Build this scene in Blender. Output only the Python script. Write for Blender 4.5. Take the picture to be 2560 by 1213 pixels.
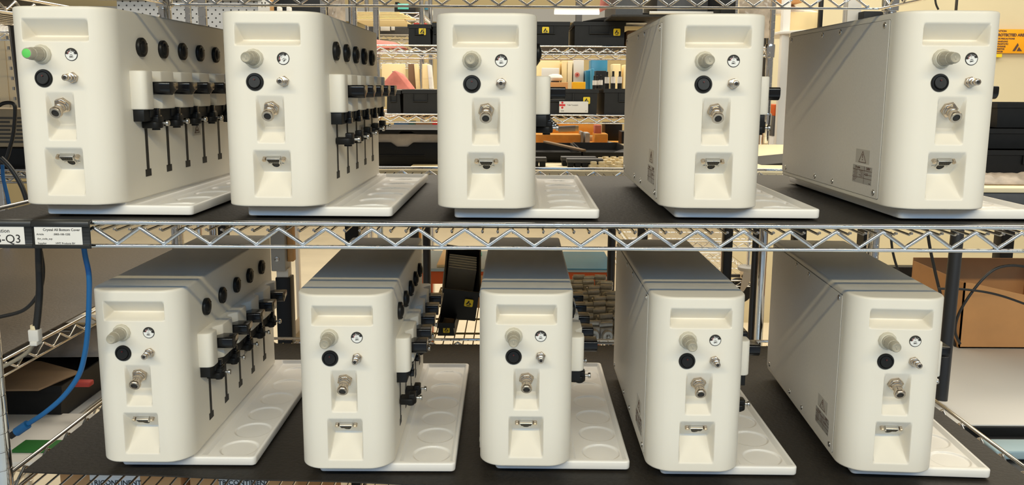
import bpy, bmesh, math, random
import numpy as np
from mathutils import Vector, Matrix
for o in list(bpy.data.objects): bpy.data.objects.remove(o)
C = bpy.context.scene.collection
SC = bpy.context.scene
random.seed(7)
PI = math.pi

# ------------------------------------------------------------------ camera
F, PITCH, ROLL, PY = 2049.1, -0.150708, 0.005799, 529.0   # PY: image row of the optical axis
CAM = np.array([0.0348, -1.0603, 0.1761])
def cam_dir(xx, zz):
    c, s = math.cos(ROLL), math.sin(ROLL); x, z = c*xx - s*zz, s*xx + c*zz
    c, s = math.cos(PITCH), math.sin(PITCH)
    return x, z, c, s
def ray(px, py):
    x, z, c, s = cam_dir((px-1280)/F, -(py-PY)/F)
    return np.array([x, c - s*z, s + c*z])
def pt(px, py, Y):
    d = ray(px, py); t = (Y - CAM[1])/d[1]; return Vector(CAM + t*d)
def ptz(px, py, Z):
    d = ray(px, py); t = (Z - CAM[2])/d[2]; return Vector(CAM + t*d)
cd = bpy.data.cameras.new('camera'); co = bpy.data.objects.new('camera', cd); C.objects.link(co)
fw = Vector(ray(1280, PY)).normalized()
rt = (Vector(ray(1281, PY)) - Vector(ray(1280, PY))).normalized()
up = rt.cross(fw)
m = Matrix((rt, up, -fw)).transposed().to_4x4(); m.translation = Vector(CAM); co.matrix_world = m
cd.sensor_width = 36; cd.lens = 36*F/2560; cd.shift_y = (PY-606.5)/2560; cd.clip_start = .01; cd.clip_end = 100
SC.camera = co

# ------------------------------------------------------------------ light, world, exposure
w = bpy.data.worlds.new('world'); SC.world = w; w.use_nodes = True
w.node_tree.nodes['Background'].inputs[0].default_value = (1, .96, .88, 1)
w.node_tree.nodes['Background'].inputs[1].default_value = .24
def area(name, loc, look, sx, sy, power, col):
    l = bpy.data.lights.new(name, 'AREA'); l.shape = 'RECTANGLE'; l.size = sx; l.size_y = sy; l.energy = power; l.color = col
    o = bpy.data.objects.new(name, l); C.objects.link(o); o.location = loc
    o.rotation_euler = (Vector(look) - Vector(loc)).to_track_quat('-Z', 'Y').to_euler(); return o
area('tube_lights_over_aisle', (0.05, -2.5, 1.74), (0.05, .2, 0), 5.0, .06, 98, (1, .83, .47))
area('window_daylight', (0.0, -5.0, 2.4), (0, 0, -.05), 8.0, 1.1, 150, (.30, .60, 1))
area('ceiling_lights_room', (0.3, 4.6, 2.4), (0.3, 4.6, -1), 6.0, 3.5, 190, (1, .90, .74))
area('added_bench_fill', (0.2, 2.0, 2.3), (0.2, 1.7, -1), 4.0, 1.0, 75, (1, .90, .72))  # added fill lamp that brightens the bench things and the backs of the mats
area('ceiling_lights_right', (3.0, 1.6, 2.3), (2.6, 2.4, -1), 2.0, 2.0, 60, (1, .88, .68))
SC.view_settings.view_transform = 'Standard'; SC.view_settings.look = 'None'
SC.view_settings.gamma = 1; SC.view_settings.use_curve_mapping = False
SC.view_settings.exposure = -0.02

# ------------------------------------------------------------------ materials
def srgb(r, g, b):
    f = lambda c: (c/255/12.92 if c <= 10 else ((c/255+.055)/1.055)**2.4)
    return (f(r), f(g), f(b), 1)
def mat(name, col, rough=.5, metal=0, noise=0, scale=40, bump=0, spec=.5, alpha=1, trans=0, emit=0, coat=0):
    m = bpy.data.materials.new(name); m.use_nodes = True
    nt = m.node_tree; b = nt.nodes['Principled BSDF']
    b.inputs['Base Color'].default_value = col; b.inputs['Roughness'].default_value = rough
    b.inputs['Metallic'].default_value = metal; b.inputs['Specular IOR Level'].default_value = spec
    b.inputs['Alpha'].default_value = alpha; b.inputs['Transmission Weight'].default_value = trans
    if coat: b.inputs['Coat Weight'].default_value = coat
    if emit:
        b.inputs['Emission Color'].default_value = col; b.inputs['Emission Strength'].default_value = emit
    if noise or bump:
        tc = nt.nodes.new('ShaderNodeTexCoord'); n = nt.nodes.new('ShaderNodeTexNoise')
        n.inputs['Scale'].default_value = scale; n.inputs['Detail'].default_value = 5
        nt.links.new(tc.outputs['Object'], n.inputs['Vector'])
        if noise:
            r = nt.nodes.new('ShaderNodeMapRange'); r.inputs['From Min'].default_value = .3; r.inputs['From Max'].default_value = .7
            r.inputs['To Min'].default_value = 1-noise; r.inputs['To Max'].default_value = 1+noise
            mx = nt.nodes.new('ShaderNodeVectorMath'); mx.operation = 'MULTIPLY'; mx.inputs[0].default_value = col[:3]
            nt.links.new(n.outputs['Fac'], r.inputs['Value']); nt.links.new(r.outputs['Result'], mx.inputs[1])
            nt.links.new(mx.outputs['Vector'], b.inputs['Base Color'])
        if bump:
            bp = nt.nodes.new('ShaderNodeBump'); bp.inputs['Strength'].default_value = bump; bp.inputs['Distance'].default_value = .002
            nt.links.new(n.outputs['Fac'], bp.inputs['Height']); nt.links.new(bp.outputs['Normal'], b.inputs['Normal'])
    return m
M = {}
def mk(k, *a, **kw): M[k] = mat(k, *a, **kw)
mk('white_plastic', (.80, .76, .675, 1), .42, noise=.015, scale=9, spec=.4)
mk('white_tray', (.88, .865, .84, 1), .3, spec=.5)
mk('panel_paint', (.70, .67, .62, 1), .5, noise=.03, scale=400)
mk('seam', (.10, .095, .085, 1), .7)
mk('black_gloss', (.006, .006, .007, 1), .18, spec=.45)
mk('black_matte', (.009, .009, .009, 1), .42, spec=.3)
mk('rubber', (.02, .02, .02, 1), .6)
mk('chrome', (.76, .75, .73, 1), .07, metal=1, noise=.05, scale=25)
mk('steel', (.62, .60, .56, 1), .28, metal=1)
mk('nickel', (.60, .51, .41, 1), .24, metal=1)
mk('grey_knob', srgb(166, 160, 144), .45, noise=.02)
mk('grey_nut', srgb(205, 200, 184), .5)
mk('green_dot', srgb(95, 205, 95), .6)
mk('dial_white', (.82, .82, .80, 1), .35)
mk('ink', (.02, .018, .016, 1), .6)
mk('ink_brown', (.10, .05, .035, 1), .6)
mk('dial_red', srgb(150, 40, 45), .5)
mk('red_mark', srgb(95, 20, 18), .5)
mk('sticker_grey', (.47, .45, .41, 1), .3)
mk('sticker_dark', (.34, .33, .31, 1), .3)
mk('mat_black', srgb(35, 31, 26), .58, noise=.22, scale=160, bump=.5)
mk('mat_brown', srgb(82, 72, 60), .42, noise=.2, scale=160, bump=.4)
mk('esd_black', (.010, .0105, .0115, 1), .5, noise=.1, scale=60, spec=.3)
mk('esd_grey', (.075, .075, .078, 1), .5, noise=.1, scale=60)
mk('esd_yellow', srgb(235, 205, 30), .5)
mk('cream_wall', srgb(214, 202, 168), .9, noise=.03, scale=3)
mk('tan_wall', srgb(200, 180, 134), .9, noise=.03, scale=2)
mk('floor_cream', srgb(222, 210, 184), .5, noise=.05, scale=5)
mk('floor_aisle_bounce', (.54, .62, .70, 1), .45, noise=.04, scale=4)
mk('white_paint', (.72, .70, .66, 1), .5)
mk('cream_board', srgb(238, 216, 165), .7)
mk('pegboard', (.50, .51, .52, 1), .6)
mk('orange_wood', srgb(236, 172, 80), .6, noise=.18, scale=18)
mk('orange', srgb(205, 88, 22), .5)
mk('blue_mat', srgb(52, 132, 170), .35, noise=.1, scale=6)
mk('pale_blue', srgb(160, 185, 195), .5)
mk('teal', srgb(20, 95, 105), .5)
mk('cyan', srgb(92, 200, 190), .5)
mk('light_blue', srgb(70, 150, 190), .5)
mk('pink', srgb(214, 130, 118), .8, noise=.12, scale=30, bump=.5)
mk('red', srgb(205, 30, 35), .5)
mk('hot_pink', srgb(240, 70, 130), .5)
mk('yellow', srgb(238, 178, 20), .5)
mk('cardboard', srgb(202, 148, 94), .8, noise=.06, scale=12)
mk('brown_leather', srgb(122, 92, 66), .7)
mk('paper', (.75, .73, .70, 1), .7)
mk('paper_tan', srgb(150, 124, 96), .8, noise=.05)
mk('holder_black', (.018, .018, .017, 1), .4)
mk('cable_blue', srgb(20, 92, 150), .45)
mk('cable_black', (.018, .017, .016, 1), .4)
mk('cable_grey', srgb(150, 140, 122), .5)
mk('dark_metal', (.045, .045, .048, 1), .4, metal=.4)
mk('beige_case', srgb(190, 172, 142), .6)
mk('grey_paint', (.36, .36, .35, 1), .5)
mk('motor_steel', (.45, .43, .39, 1), .35, metal=.4, noise=.2, scale=90)
mk('wood_tan', srgb(196, 150, 95), .6)
mk('sign_yellow', srgb(245, 168, 10), .6)
mk('clear_bag', (.62, .55, .47, 1), .18, noise=.2, scale=25, bump=.9)
mk('lamp_tube', (1, .96, .78, 1), .5, emit=3.0)
mk('white_parts', srgb(240, 224, 186), .5)
mk('pc_gold', srgb(120, 105, 60), .4, metal=.6)
mk('green', srgb(40, 110, 45), .6)
mk('dull_red', srgb(176, 62, 54), .6)

# ------------------------------------------------------------------ mesh building
class MB:
    """collects shapes, then links them as one mesh object"""
    def __init__(s): s.bm = bmesh.new()
    def _add(s, bm2, mtx=None):
        if mtx is not None: bm2.transform(mtx)
        me = bpy.data.meshes.new('t'); bm2.to_mesh(me); bm2.free(); s.bm.from_mesh(me); bpy.data.meshes.remove(me)
        return s
    def box(s, x0, x1, y0, y1, z0, z1, bev=0, seg=2, mtx=None):
        b = bmesh.new(); bmesh.ops.create_cube(b, size=1)
        b.transform(Matrix.Translation(((x0+x1)/2, (y0+y1)/2, (z0+z1)/2)) @ Matrix.Diagonal((abs(x1-x0), abs(y1-y0), abs(z1-z0), 1)))
        if bev: bmesh.ops.bevel(b, geom=b.edges[:], offset=bev, segments=seg, affect='EDGES', profile=.5)
        return s._add(b, mtx)
    def cyl(s, p0, p1, r, n=12, r2=None, cap=True):
        p0, p1 = Vector(p0), Vector(p1); d = p1-p0; b = bmesh.new()
        bmesh.ops.create_cone(b, cap_ends=cap, segments=n, radius1=r, radius2=r if r2 is None else r2, depth=d.length)
        q = d.to_track_quat('Z', 'Y').to_matrix().to_4x4(); q.translation = (p0+p1)/2
        return s._add(b, q)
    def lathe(s, prof, o, ax, n=24, roll=0):
        """prof = [(radius, distance along axis)], closed at both ends"""
        o, ax = Vector(o), Vector(ax).normalized(); b = bmesh.new(); rings = []
        for r, h in prof:
            rings.append([b.verts.new((r*math.cos(2*PI*i/n+roll), r*math.sin(2*PI*i/n+roll), h)) for i in range(n)])
        for a, c in zip(rings, rings[1:]):
            for i in range(n): b.faces.new((a[i], a[(i+1) % n], c[(i+1) % n], c[i]))
        b.faces.new(rings[0][::-1]); b.faces.new(rings[-1])
        q = ax.to_track_quat('Z', 'Y').to_matrix().to_4x4(); q.translation = o
        return s._add(b, q)
    def tube(s, path, r, n=8, closed=False):
        P = [Vector(p) for p in path]; b = bmesh.new(); rings = []; N = len(P); prev = None
        for i, p in enumerate(P):
            if closed: t = (P[(i+1) % N]-P[i-1])
            else: t = (P[min(i+1, N-1)]-P[max(i-1, 0)])
            t.normalize()
            if prev is None:
                a = Vector((0, 0, 1)) if abs(t.z) < .9 else Vector((1, 0, 0)); u = t.cross(a).normalized()
            else: u = (prev - t*prev.dot(t)).normalized()
            prev = u; v = t.cross(u)
            rings.append([b.verts.new(p + r*(u*math.cos(2*PI*k/n)+v*math.sin(2*PI*k/n))) for k in range(n)])
        pairs = list(zip(rings, rings[1:])) + ([(rings[-1], rings[0])] if closed else [])
        for a, c in pairs:
            for k in range(n): b.faces.new((a[k], a[(k+1) % n], c[(k+1) % n], c[k]))
        if not closed: b.faces.new(rings[0][::-1]); b.faces.new(rings[-1])
        return s._add(b)
    def prism(s, poly, h0, h1, plane='xy', bev=0, seg=2, mtx=None):
        b = bmesh.new()
        f = {'xy': lambda p, h: (p[0], p[1], h), 'yz': lambda p, h: (h, p[0], p[1]), 'xz': lambda p, h: (p[0], h, p[1])}[plane]
        A = [b.verts.new(f(p, h0)) for p in poly]; B = [b.verts.new(f(p, h1)) for p in poly]
        b.faces.new(A); b.faces.new(B[::-1]); n = len(poly)
        for i in range(n): b.faces.new((A[i], B[i], B[(i+1) % n], A[(i+1) % n]))
        bmesh.ops.recalc_face_normals(b, faces=b.faces[:])
        if bev: bmesh.ops.bevel(b, geom=b.edges[:], offset=bev, segments=seg, affect='EDGES', profile=.5)
        return s._add(b, mtx)
    def hull(s, pts, bev=0):
        b = bmesh.new(); v = [b.verts.new(p) for p in pts]
        r = bmesh.ops.convex_hull(b, input=v)
        if bev: bmesh.ops.bevel(b, geom=b.edges[:], offset=bev, segments=2, affect='EDGES', profile=.5)
        return s._add(b)
    def quad(s, *p):
        vs = [s.bm.verts.new(q) for q in p]; s.bm.faces.new(vs); return s
    def build(s, name, material, parent=None, angle=47, origin=None):
        bmesh.ops.recalc_face_normals(s.bm, faces=s.bm.faces[:])
        if origin is not None: s.bm.transform(Matrix.Translation(-Vector(origin)))
        me = bpy.data.meshes.new(name); s.bm.to_mesh(me); s.bm.free()
        return link_mesh(name, me, material, parent, angle, origin)
def link_mesh(name, me, material, parent=None, angle=35, origin=None):
    me.materials.append(M[material] if isinstance(material, str) else material)
    me.polygons.foreach_set('use_smooth', [True]*len(me.polygons)); me.set_sharp_from_angle(angle=math.radians(angle))
    o = bpy.data.objects.new(name, me); C.objects.link(o)
    if origin is not None: o.location = origin
    if parent: o.parent = parent
    return o
def text(name, s, size, material, parent, mtx, align='CENTER', bold=0):
    cu = bpy.data.curves.new(name, 'FONT'); cu.body = s; cu.size = size; cu.align_x = align; cu.align_y = 'CENTER'
    cu.extrude = .00008; cu.offset = bold; cu.resolution_u = 3
    t = bpy.data.objects.new(name, cu); C.objects.link(t)
    me = bpy.data.meshes.new_from_object(t.evaluated_get(bpy.context.evaluated_depsgraph_get()))
    bpy.data.objects.remove(t); bpy.data.curves.remove(cu)
    me.transform(mtx); me.materials.clear(); me.materials.append(M[material])
    o = bpy.data.objects.new(name, me); C.objects.link(o); o.parent = parent; return o
def frame(o, x, y):
    """matrix whose local X runs along x and local Y along y, at o"""
    x, y = Vector(x).normalized(), Vector(y).normalized(); z = x.cross(y)
    q = Matrix((x, y, z)).transposed().to_4x4(); q.translation = Vector(o); return q
def tag(o, label, cat, group=None, kind=None):
    o['label'] = label; o['category'] = cat
    if group: o['group'] = group
    if kind: o['kind'] = kind
    return o
def thing(name, loc, label, cat, group=None, rz=0):
    o = bpy.data.objects.new(name, None); C.objects.link(o); o.empty_display_size = .02
    o.location = loc; o.rotation_euler = (0, 0, rz); return tag(o, label, cat, group)
def struct(o): o['kind'] = 'structure'; return o
def copy_tree(o, parent=None):
    c = o.copy(); C.objects.link(c)
    if parent: c.parent = parent
    for ch in list(o.children): copy_tree(ch, c)
    return c
def circle(cx, cy, r, n=24, a0=0, a1=2*PI):
    return [(cx+r*math.cos(a0+(a1-a0)*i/n), cy+r*math.sin(a0+(a1-a0)*i/n)) for i in range(n if abs(a1-a0-2*PI) < 1e-6 else n+1)]
def rrect(x0, x1, y0, y1, r, n=5):
    p = []
    for cx, cy, a in ((x1-r, y1-r, 0), (x0+r, y1-r, PI/2), (x0+r, y0+r, PI), (x1-r, y0+r, 3*PI/2)):
        p += [(cx+r*math.cos(a+PI/2*i/n), cy+r*math.sin(a+PI/2*i/n)) for i in range(n+1)]
    return p
def catmull(P, k=8):
    P = [np.array(p, float) for p in P]; P = [2*P[0]-P[1]]+P+[2*P[-1]-P[-2]]; out = []
    for i in range(1, len(P)-2):
        for j in range(k):
            t = j/k; a, b, c, d = P[i-1:i+3]
            out.append(.5*((2*b)+(-a+c)*t+(2*a-5*b+4*c-d)*t*t+(-a+3*b-3*c+d)*t**3))
    out.append(P[-2]); return out

# ------------------------------------------------------------------ room
ZF = -1.3
struct(MB().box(-7, 7, .3, 9, ZF-.1, ZF).build('floor', 'floor_cream'))
struct(MB().box(-7, 7, -5, .3, ZF-.1, ZF).build('floor', 'floor_aisle_bounce'))  # unseen aisle slab, tinted cool to bounce bluish light into the front pockets
struct(MB().box(-7, 7, 8.0, 8.2, ZF, 2.6).build('wall_back', 'tan_wall'))
wr = struct(MB().box(1.38, 7, 4.0, 4.12, ZF, 2.6).build('wall_right', 'cream_wall'))
struct(MB().box(-7, 7, 7.86, 7.98, .86, 1.0).build('trim_1', 'grey_paint'))

# ------------------------------------------------------------------ wire racks
XL, XR, YF, YB = -.678, .790, -.045, .674
PITCH_T, RX0 = .0584, -.0243
def truss(mb, a, b, ztop, zbot, r, pitch, phase=0, n=7):
    """zigzag between two points (x,y) at given heights"""
    a, b = Vector(a), Vector(b); L = (b-a).length; d = (b-a)/L; pts = []
    k0 = math.ceil((0-phase)/(pitch/2)); k1 = math.floor((L-phase)/(pitch/2))
    for k in range(k0, k1+1):
        s = phase+k*pitch/2; z = ztop if k % 2 == 0 else zbot; sg = -1 if k % 2 == 0 else 1
        for ds, dz in ((-.0035, sg*.0022), (0, 0), (.0035, sg*.0022)):
            q = a+d*(s+ds); pts.append((q.x, q.y, z+dz))
    mb.tube(pts, r, n)
def wire_shelf(parent, x0, x1, y0, y1, z, wires=True, step=.0193, rr=.0031, pitch=PITCH_T, px=RX0, mtl='chrome', sag=0, drop=.030, seg=10, ends=True):
    """z = height of the top rod's axis"""
    m_ = MB()
    for (p, q) in (((x0, y0), (x1, y0)), ((x0, y1), (x1, y1)), ((x0, y0), (x0, y1)), ((x1, y0), (x1, y1))):
        m_.cyl((*p, z), (*q, z), rr, seg); m_.cyl((*p, z-drop), (*q, z-drop), rr*.82, seg)
    r = m_.build('shelf_rim', mtl, parent, 80)
    t = MB(); zt, zb = z-.0068, z-drop+.0035
    truss(t, (x0, y0), (x1, y0), zt, zb, rr*.8, pitch, (px-x0) % pitch); truss(t, (x0, y1), (x1, y1), zt, zb, rr*.8, pitch, (px-x0) % pitch)
    truss(t, (x0, y0), (x0, y1), zt, zb, rr*.8, pitch); truss(t, (x1, y0), (x1, y1), zt, zb, rr*.8, pitch)
    t.build('zigzag_brace', mtl, r, 85)
    if wires:
        g = MB(); n = int((x1-x0)/step)
        for i in range(1, n):
            x = x0+i*step
            if ends: g.tube([(x, y0-.0005, z-.0085), (x, y0+.003, z-.0085), (x, y0+.007, z-.0112), (x, y1, z-.0112)], .0016, 6)
            else: g.cyl((x, y0, z-.001), (x, y1, z-.001), rr*.4, 5)
        for yy in (y0+.16, (y0+y1)/2, y1-.16): g.cyl((x0, yy, z-.0155), (x1, yy, z-.0155), .0028, 8)
        g.build('deck_wires', mtl, r, 80)
    return r
def post(parent, x, y, z0, z1, r=.0127, mtl='chrome', collars=(), grooves=True, n=16):
    prof = []
    if grooves:
        z = z0; prof = [(r, 0)]
        while z+.0254 < z1:
            z += .0254; h = z-z0; prof += [(r, h-.0012), (r*.95, h-.0007), (r*.95, h+.0007), (r, h+.0012)]
        prof.append((r, z1-z0))
    else: prof = [(r, 0), (r, z1-z0)]
    p = MB().lathe(prof, (x, y, z0), (0, 0, 1), n).build('post', mtl, parent)
    for zc in collars:
        MB().lathe([(r, -.022), (r*1.28, -.021), (r*1.38, .016), (r*1.3, .022), (r, .023)], (x, y, zc), (0, 0, 1), n).build('collar', mtl, p)
    return p
ZS = {'top': .3700, 'mid': .0052, 'low': -.3767+.0048, 'base': -.754}
rack = thing('wire_shelving_rack', ((XL+XR)/2, .33, ZF), 'chrome wire shelving rack carrying all ten white dispensing units', 'rack')
def rel(o_list):
    pass
org = Vector(rack.location)
class Off:
    """temporarily builds children in world space, then keeps them in place under the empty"""
def adopt(parent):
    bpy.context.view_layer.update()
    for ch in parent.children: ch.location = Vector(ch.location) - Vector(parent.location)
for k, z in ZS.items(): wire_shelf(rack, XL, XR, YF, YB, z)
for x, y in ((-.645, -.030), (XL-.004, YB-.005), (XR+.020, YB-.005), (XR+.004, -.030)):
    post(rack, x, y, ZF+.03, .9, collars=[z-.014 for z in ZS.values()])
adopt(rack)
def rubber_mat(x0, x1, y0, y1, zfun, th, name, label, mtl, f0=None):
    NX, NY = 120, 4; b = bmesh.new(); top = []; bot = []
    for i in range(NX+1):
        x = x0+(x1-x0)*i/NX; ya = f0(x) if f0 else y0
        top.append([b.verts.new((x, ya+(y1-ya)*j/NY, zfun(x))) for j in range(NY+1)])
        bot.append([b.verts.new((x, ya+(y1-ya)*j/NY, zfun(x)-th)) for j in range(NY+1)])
    for i in range(NX):
        for j in range(NY):
            b.faces.new((top[i][j], top[i+1][j], top[i+1][j+1], top[i][j+1])); b.faces.new((bot[i][j], bot[i][j+1], bot[i+1][j+1], bot[i+1][j]))
        for j in (0, NY): b.faces.new((top[i][j], bot[i][j], bot[i+1][j], top[i+1][j]))
    for i in (0, NX):
        for j in range(NY): b.faces.new((top[i][j], top[i][j+1], bot[i][j+1], bot[i][j]))
    m_ = MB(); m_.bm = b; return tag(m_.build(name, mtl), label, 'mat')
_ux = [-.5414, -.2790, 0, .2982, .5919]
_sx = [v for u in _ux for v in (u-.055, u+.163)]; _sz = [0.0138*(u*u-.15) for u in _ux for _ in (0, 1)]
sag = lambda x: float(np.interp(x, _sx, _sz))   # the deck gives a little under the load
rubber_mat(XL+.004, XR-.004, -.017, .597, sag, .0022, 'shelf_mat', 'black rubber mat under the upper row of five dispensing units', 'mat_black')
rubber_mat(XL+.008, XR-.008, .03, .655, lambda x: -.3767, .0022, 'shelf_mat', 'black rubber mat under the lower row of five dispensing units', 'mat_black', lambda x: max(-.012, .0231-.055*(x+.1206))+.0012*math.sin(23*x))
rubber_mat(XL+.004, XR-.004, -.017, .64, lambda x: .3700-.0035, .0022, 'shelf_mat', 'black rubber mat on the topmost wire shelf above the units', 'mat_black')

# ------------------------------------------------------------------ dispensing unit
W2, BZ0, BZ1, BY1 = .0657, .0196, .2715, .432
CK = [.0897+.0680*k for k in range(5)]
def depth_field(x, z):
    def pocket(x, z, x0, x1, zt, zc, zb, D, rk=0):
        pr = np.where(z > zc, D*(zt-z)/(zt-zc), D*(z-zb)/(zc-zb))
        sd = 9*np.minimum(x-x0, x1-x)
        a = np.clip(np.minimum(pr, sd), 0, None); return a
    tot = np.zeros_like(x); n = 0
    for dx in np.linspace(-.0012, .0012, 5):
        for dz in np.linspace(-.0012, .0012, 5):
            X, Z = x+dx, z+dz
            tot += np.maximum.reduce([pocket(X, Z, -.0415, .0412, .2560, .2352, .2285, .0250),
                                      pocket(X, Z, -.0166, .0177, .1645, .1229, .1036, .0218),
                                      pocket(X, Z, -.0232, .0240, .0940, .0635, .0325, .0290)]); n += 1
    return tot/n
def body_mesh():
    R = .034; per = []
    xs = np.linspace(-.047, .047, 189)
    def yarc(x):
        u = max(0, abs(x)-(W2-R)); return R-math.sqrt(max(R*R-u*u, 0))
    fr = [(x, yarc(x)) for x in xs]
    a0 = math.asin((.047-(W2-R))/R)
    arc = [(W2-R+R*math.sin(a), R-R*math.cos(a)) for a in np.linspace(a0, PI/2, 12)[1:]]
    right = arc + [(W2, y) for y in (.06, .1, .2, .3, .38)] + [(W2-.006+.006*math.cos(a), BY1-.006+.006*math.sin(a)) for a in np.linspace(0, PI/2, 5)]
    left = [(-x, y) for x, y in right][::-1]
    per = np.array(left+fr+right); N = len(per)
    nx = np.roll(per, -1, 0)-np.roll(per, 1, 0); nrm = np.stack([nx[:, 1], -nx[:, 0]], 1); nrm /= np.linalg.norm(nrm, axis=1)[:, None]
    f0, f1 = len(left), len(left)+len(fr)
    zs = list(np.linspace(BZ0+.002, .026, 4))+list(np.arange(.0268, .1710, .0006))+list(np.linspace(.172, .222, 12))+list(np.arange(.2228, .2610, .0006))+list(np.linspace(.2618, BZ1-.0035, 4))
    verts = []; rows = []
    def ring(inset, z):
        i0 = len(verts); p = per-nrm*inset; verts.extend([(a, b, z) for a, b in p]); rows.append(i0); return i0
    r0 = .002
    for a in np.linspace(0, PI/2, 4)[:-1]: ring(r0*(1-math.sin(a)), BZ0+r0*(1-math.cos(a)))
    for z in zs:
        i0 = ring(0, z); xx = per[f0:f1, 0]; d = depth_field(xx, np.full_like(xx, z))
        for k in range(f0, f1):
            vx, vy, vz = verts[i0+k]; verts[i0+k] = (vx, vy+d[k-f0], vz)
    r1 = .0035
    for a in np.linspace(0, PI/2, 6)[1:]: ring(r1*(1-math.cos(a)), BZ1-r1+r1*math.sin(a))
    faces = []
    for a, b in zip(rows, rows[1:]):
        for i in range(N): j = (i+1) % N; faces.append((a+i, a+j, b+j, b+i))
    faces.append(tuple(rows[0]+i for i in range(N))[::-1]); faces.append(tuple(rows[-1]+i for i in range(N)))
    me = bpy.data.meshes.new('body'); me.from_pydata(verts, [], faces); me.update(); return me
TX0, TX1, TY0, TY1, TZ0, TZ1 = -.0435, .1525, .0247, .459, .0032, .0164
def tray_mesh():
    b = bmesh.new()
    per = rrect(TX0, TX1, TY0, TY1, .007, 6)
    def ins(k): return rrect(TX0+k, TX1-k, TY0+k, TY1-k, max(.007-k, .0015), 6)
    rings = []
    for k, z in ((.0030, TZ0), (.001, TZ0+.0008), (.0002, TZ0+.0025), (0, TZ1-.0025), (.0004, TZ1-.0012), (.0012, TZ1-.0004), (.0026, TZ1)):
        rings.append([b.verts.new((x, y, z)) for x, y in ins(k)])
    for a, c in zip(rings, rings[1:]):
        for i in range(len(a)): j = (i+1) % len(a); b.faces.new((a[i], a[j], c[j], c[i]))
    b.faces.new(rings[0][::-1])
    # recessed field
    gx0, gx1, gy0, gy1 = .0688, TX1-.0035, TY0+.0038, TY1-.0035
    X = np.linspace(gx0, gx1, 62); Y = np.linspace(gy0, gy1, 300); XX, YY = np.meshgrid(X, Y, indexing='ij')
    def sm(t): t = np.clip(t, 0, 1); return t*t*(3-2*t)
    e = np.minimum.reduce([XX-gx0-.0026, gx1-XX-.001, YY-gy0-.004, gy1-YY-.001])
    H = TZ1-.0062*sm(e/.0045)
    for k in range(6):
        r = np.hypot(XX-.1145, YY-(.0690+.0670*k))
        H -= .0022*sm((.0283-r)/.0022)*sm(e/.004)
    V = [[b.verts.new((XX[i, j], YY[i, j], H[i, j])) for j in range(len(Y))] for i in range(len(X))]
    for i in range(len(X)-1):
        for j in range(len(Y)-1): b.faces.new((V[i][j], V[i+1][j], V[i+1][j+1], V[i][j+1]))
    loop = [V[i][0] for i in range(len(X))]+[V[-1][j] for j in range(1, len(Y))]+[V[i][-1] for i in range(len(X)-2, -1, -1)]+[V[0][j] for j in range(len(Y)-2, 0, -1)]
    ed = []
    for lp in (rings[-1], loop):
        for i in range(len(lp)):
            e_ = b.edges.get((lp[i], lp[(i+1) % len(lp)])); ed.append(e_)
    bmesh.ops.triangle_fill(b, use_beauty=True, edges=ed)
    bmesh.ops.recalc_face_normals(b, faces=b.faces[:])
    m_ = MB(); m_.bm = b
    m_.box(TX0+.004, W2-.004, TY0+.004, .428, TZ1-.003, BZ0+.0008, .001)
    return m_
def hexprism(mb, o, ax, r, h0, h1, roll=0):
    mb.lathe([(r*.9, h0), (r, h0+(h1-h0)*.15), (r, h1-(h1-h0)*.15), (r*.9, h1)], o, ax, 6, roll)
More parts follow.
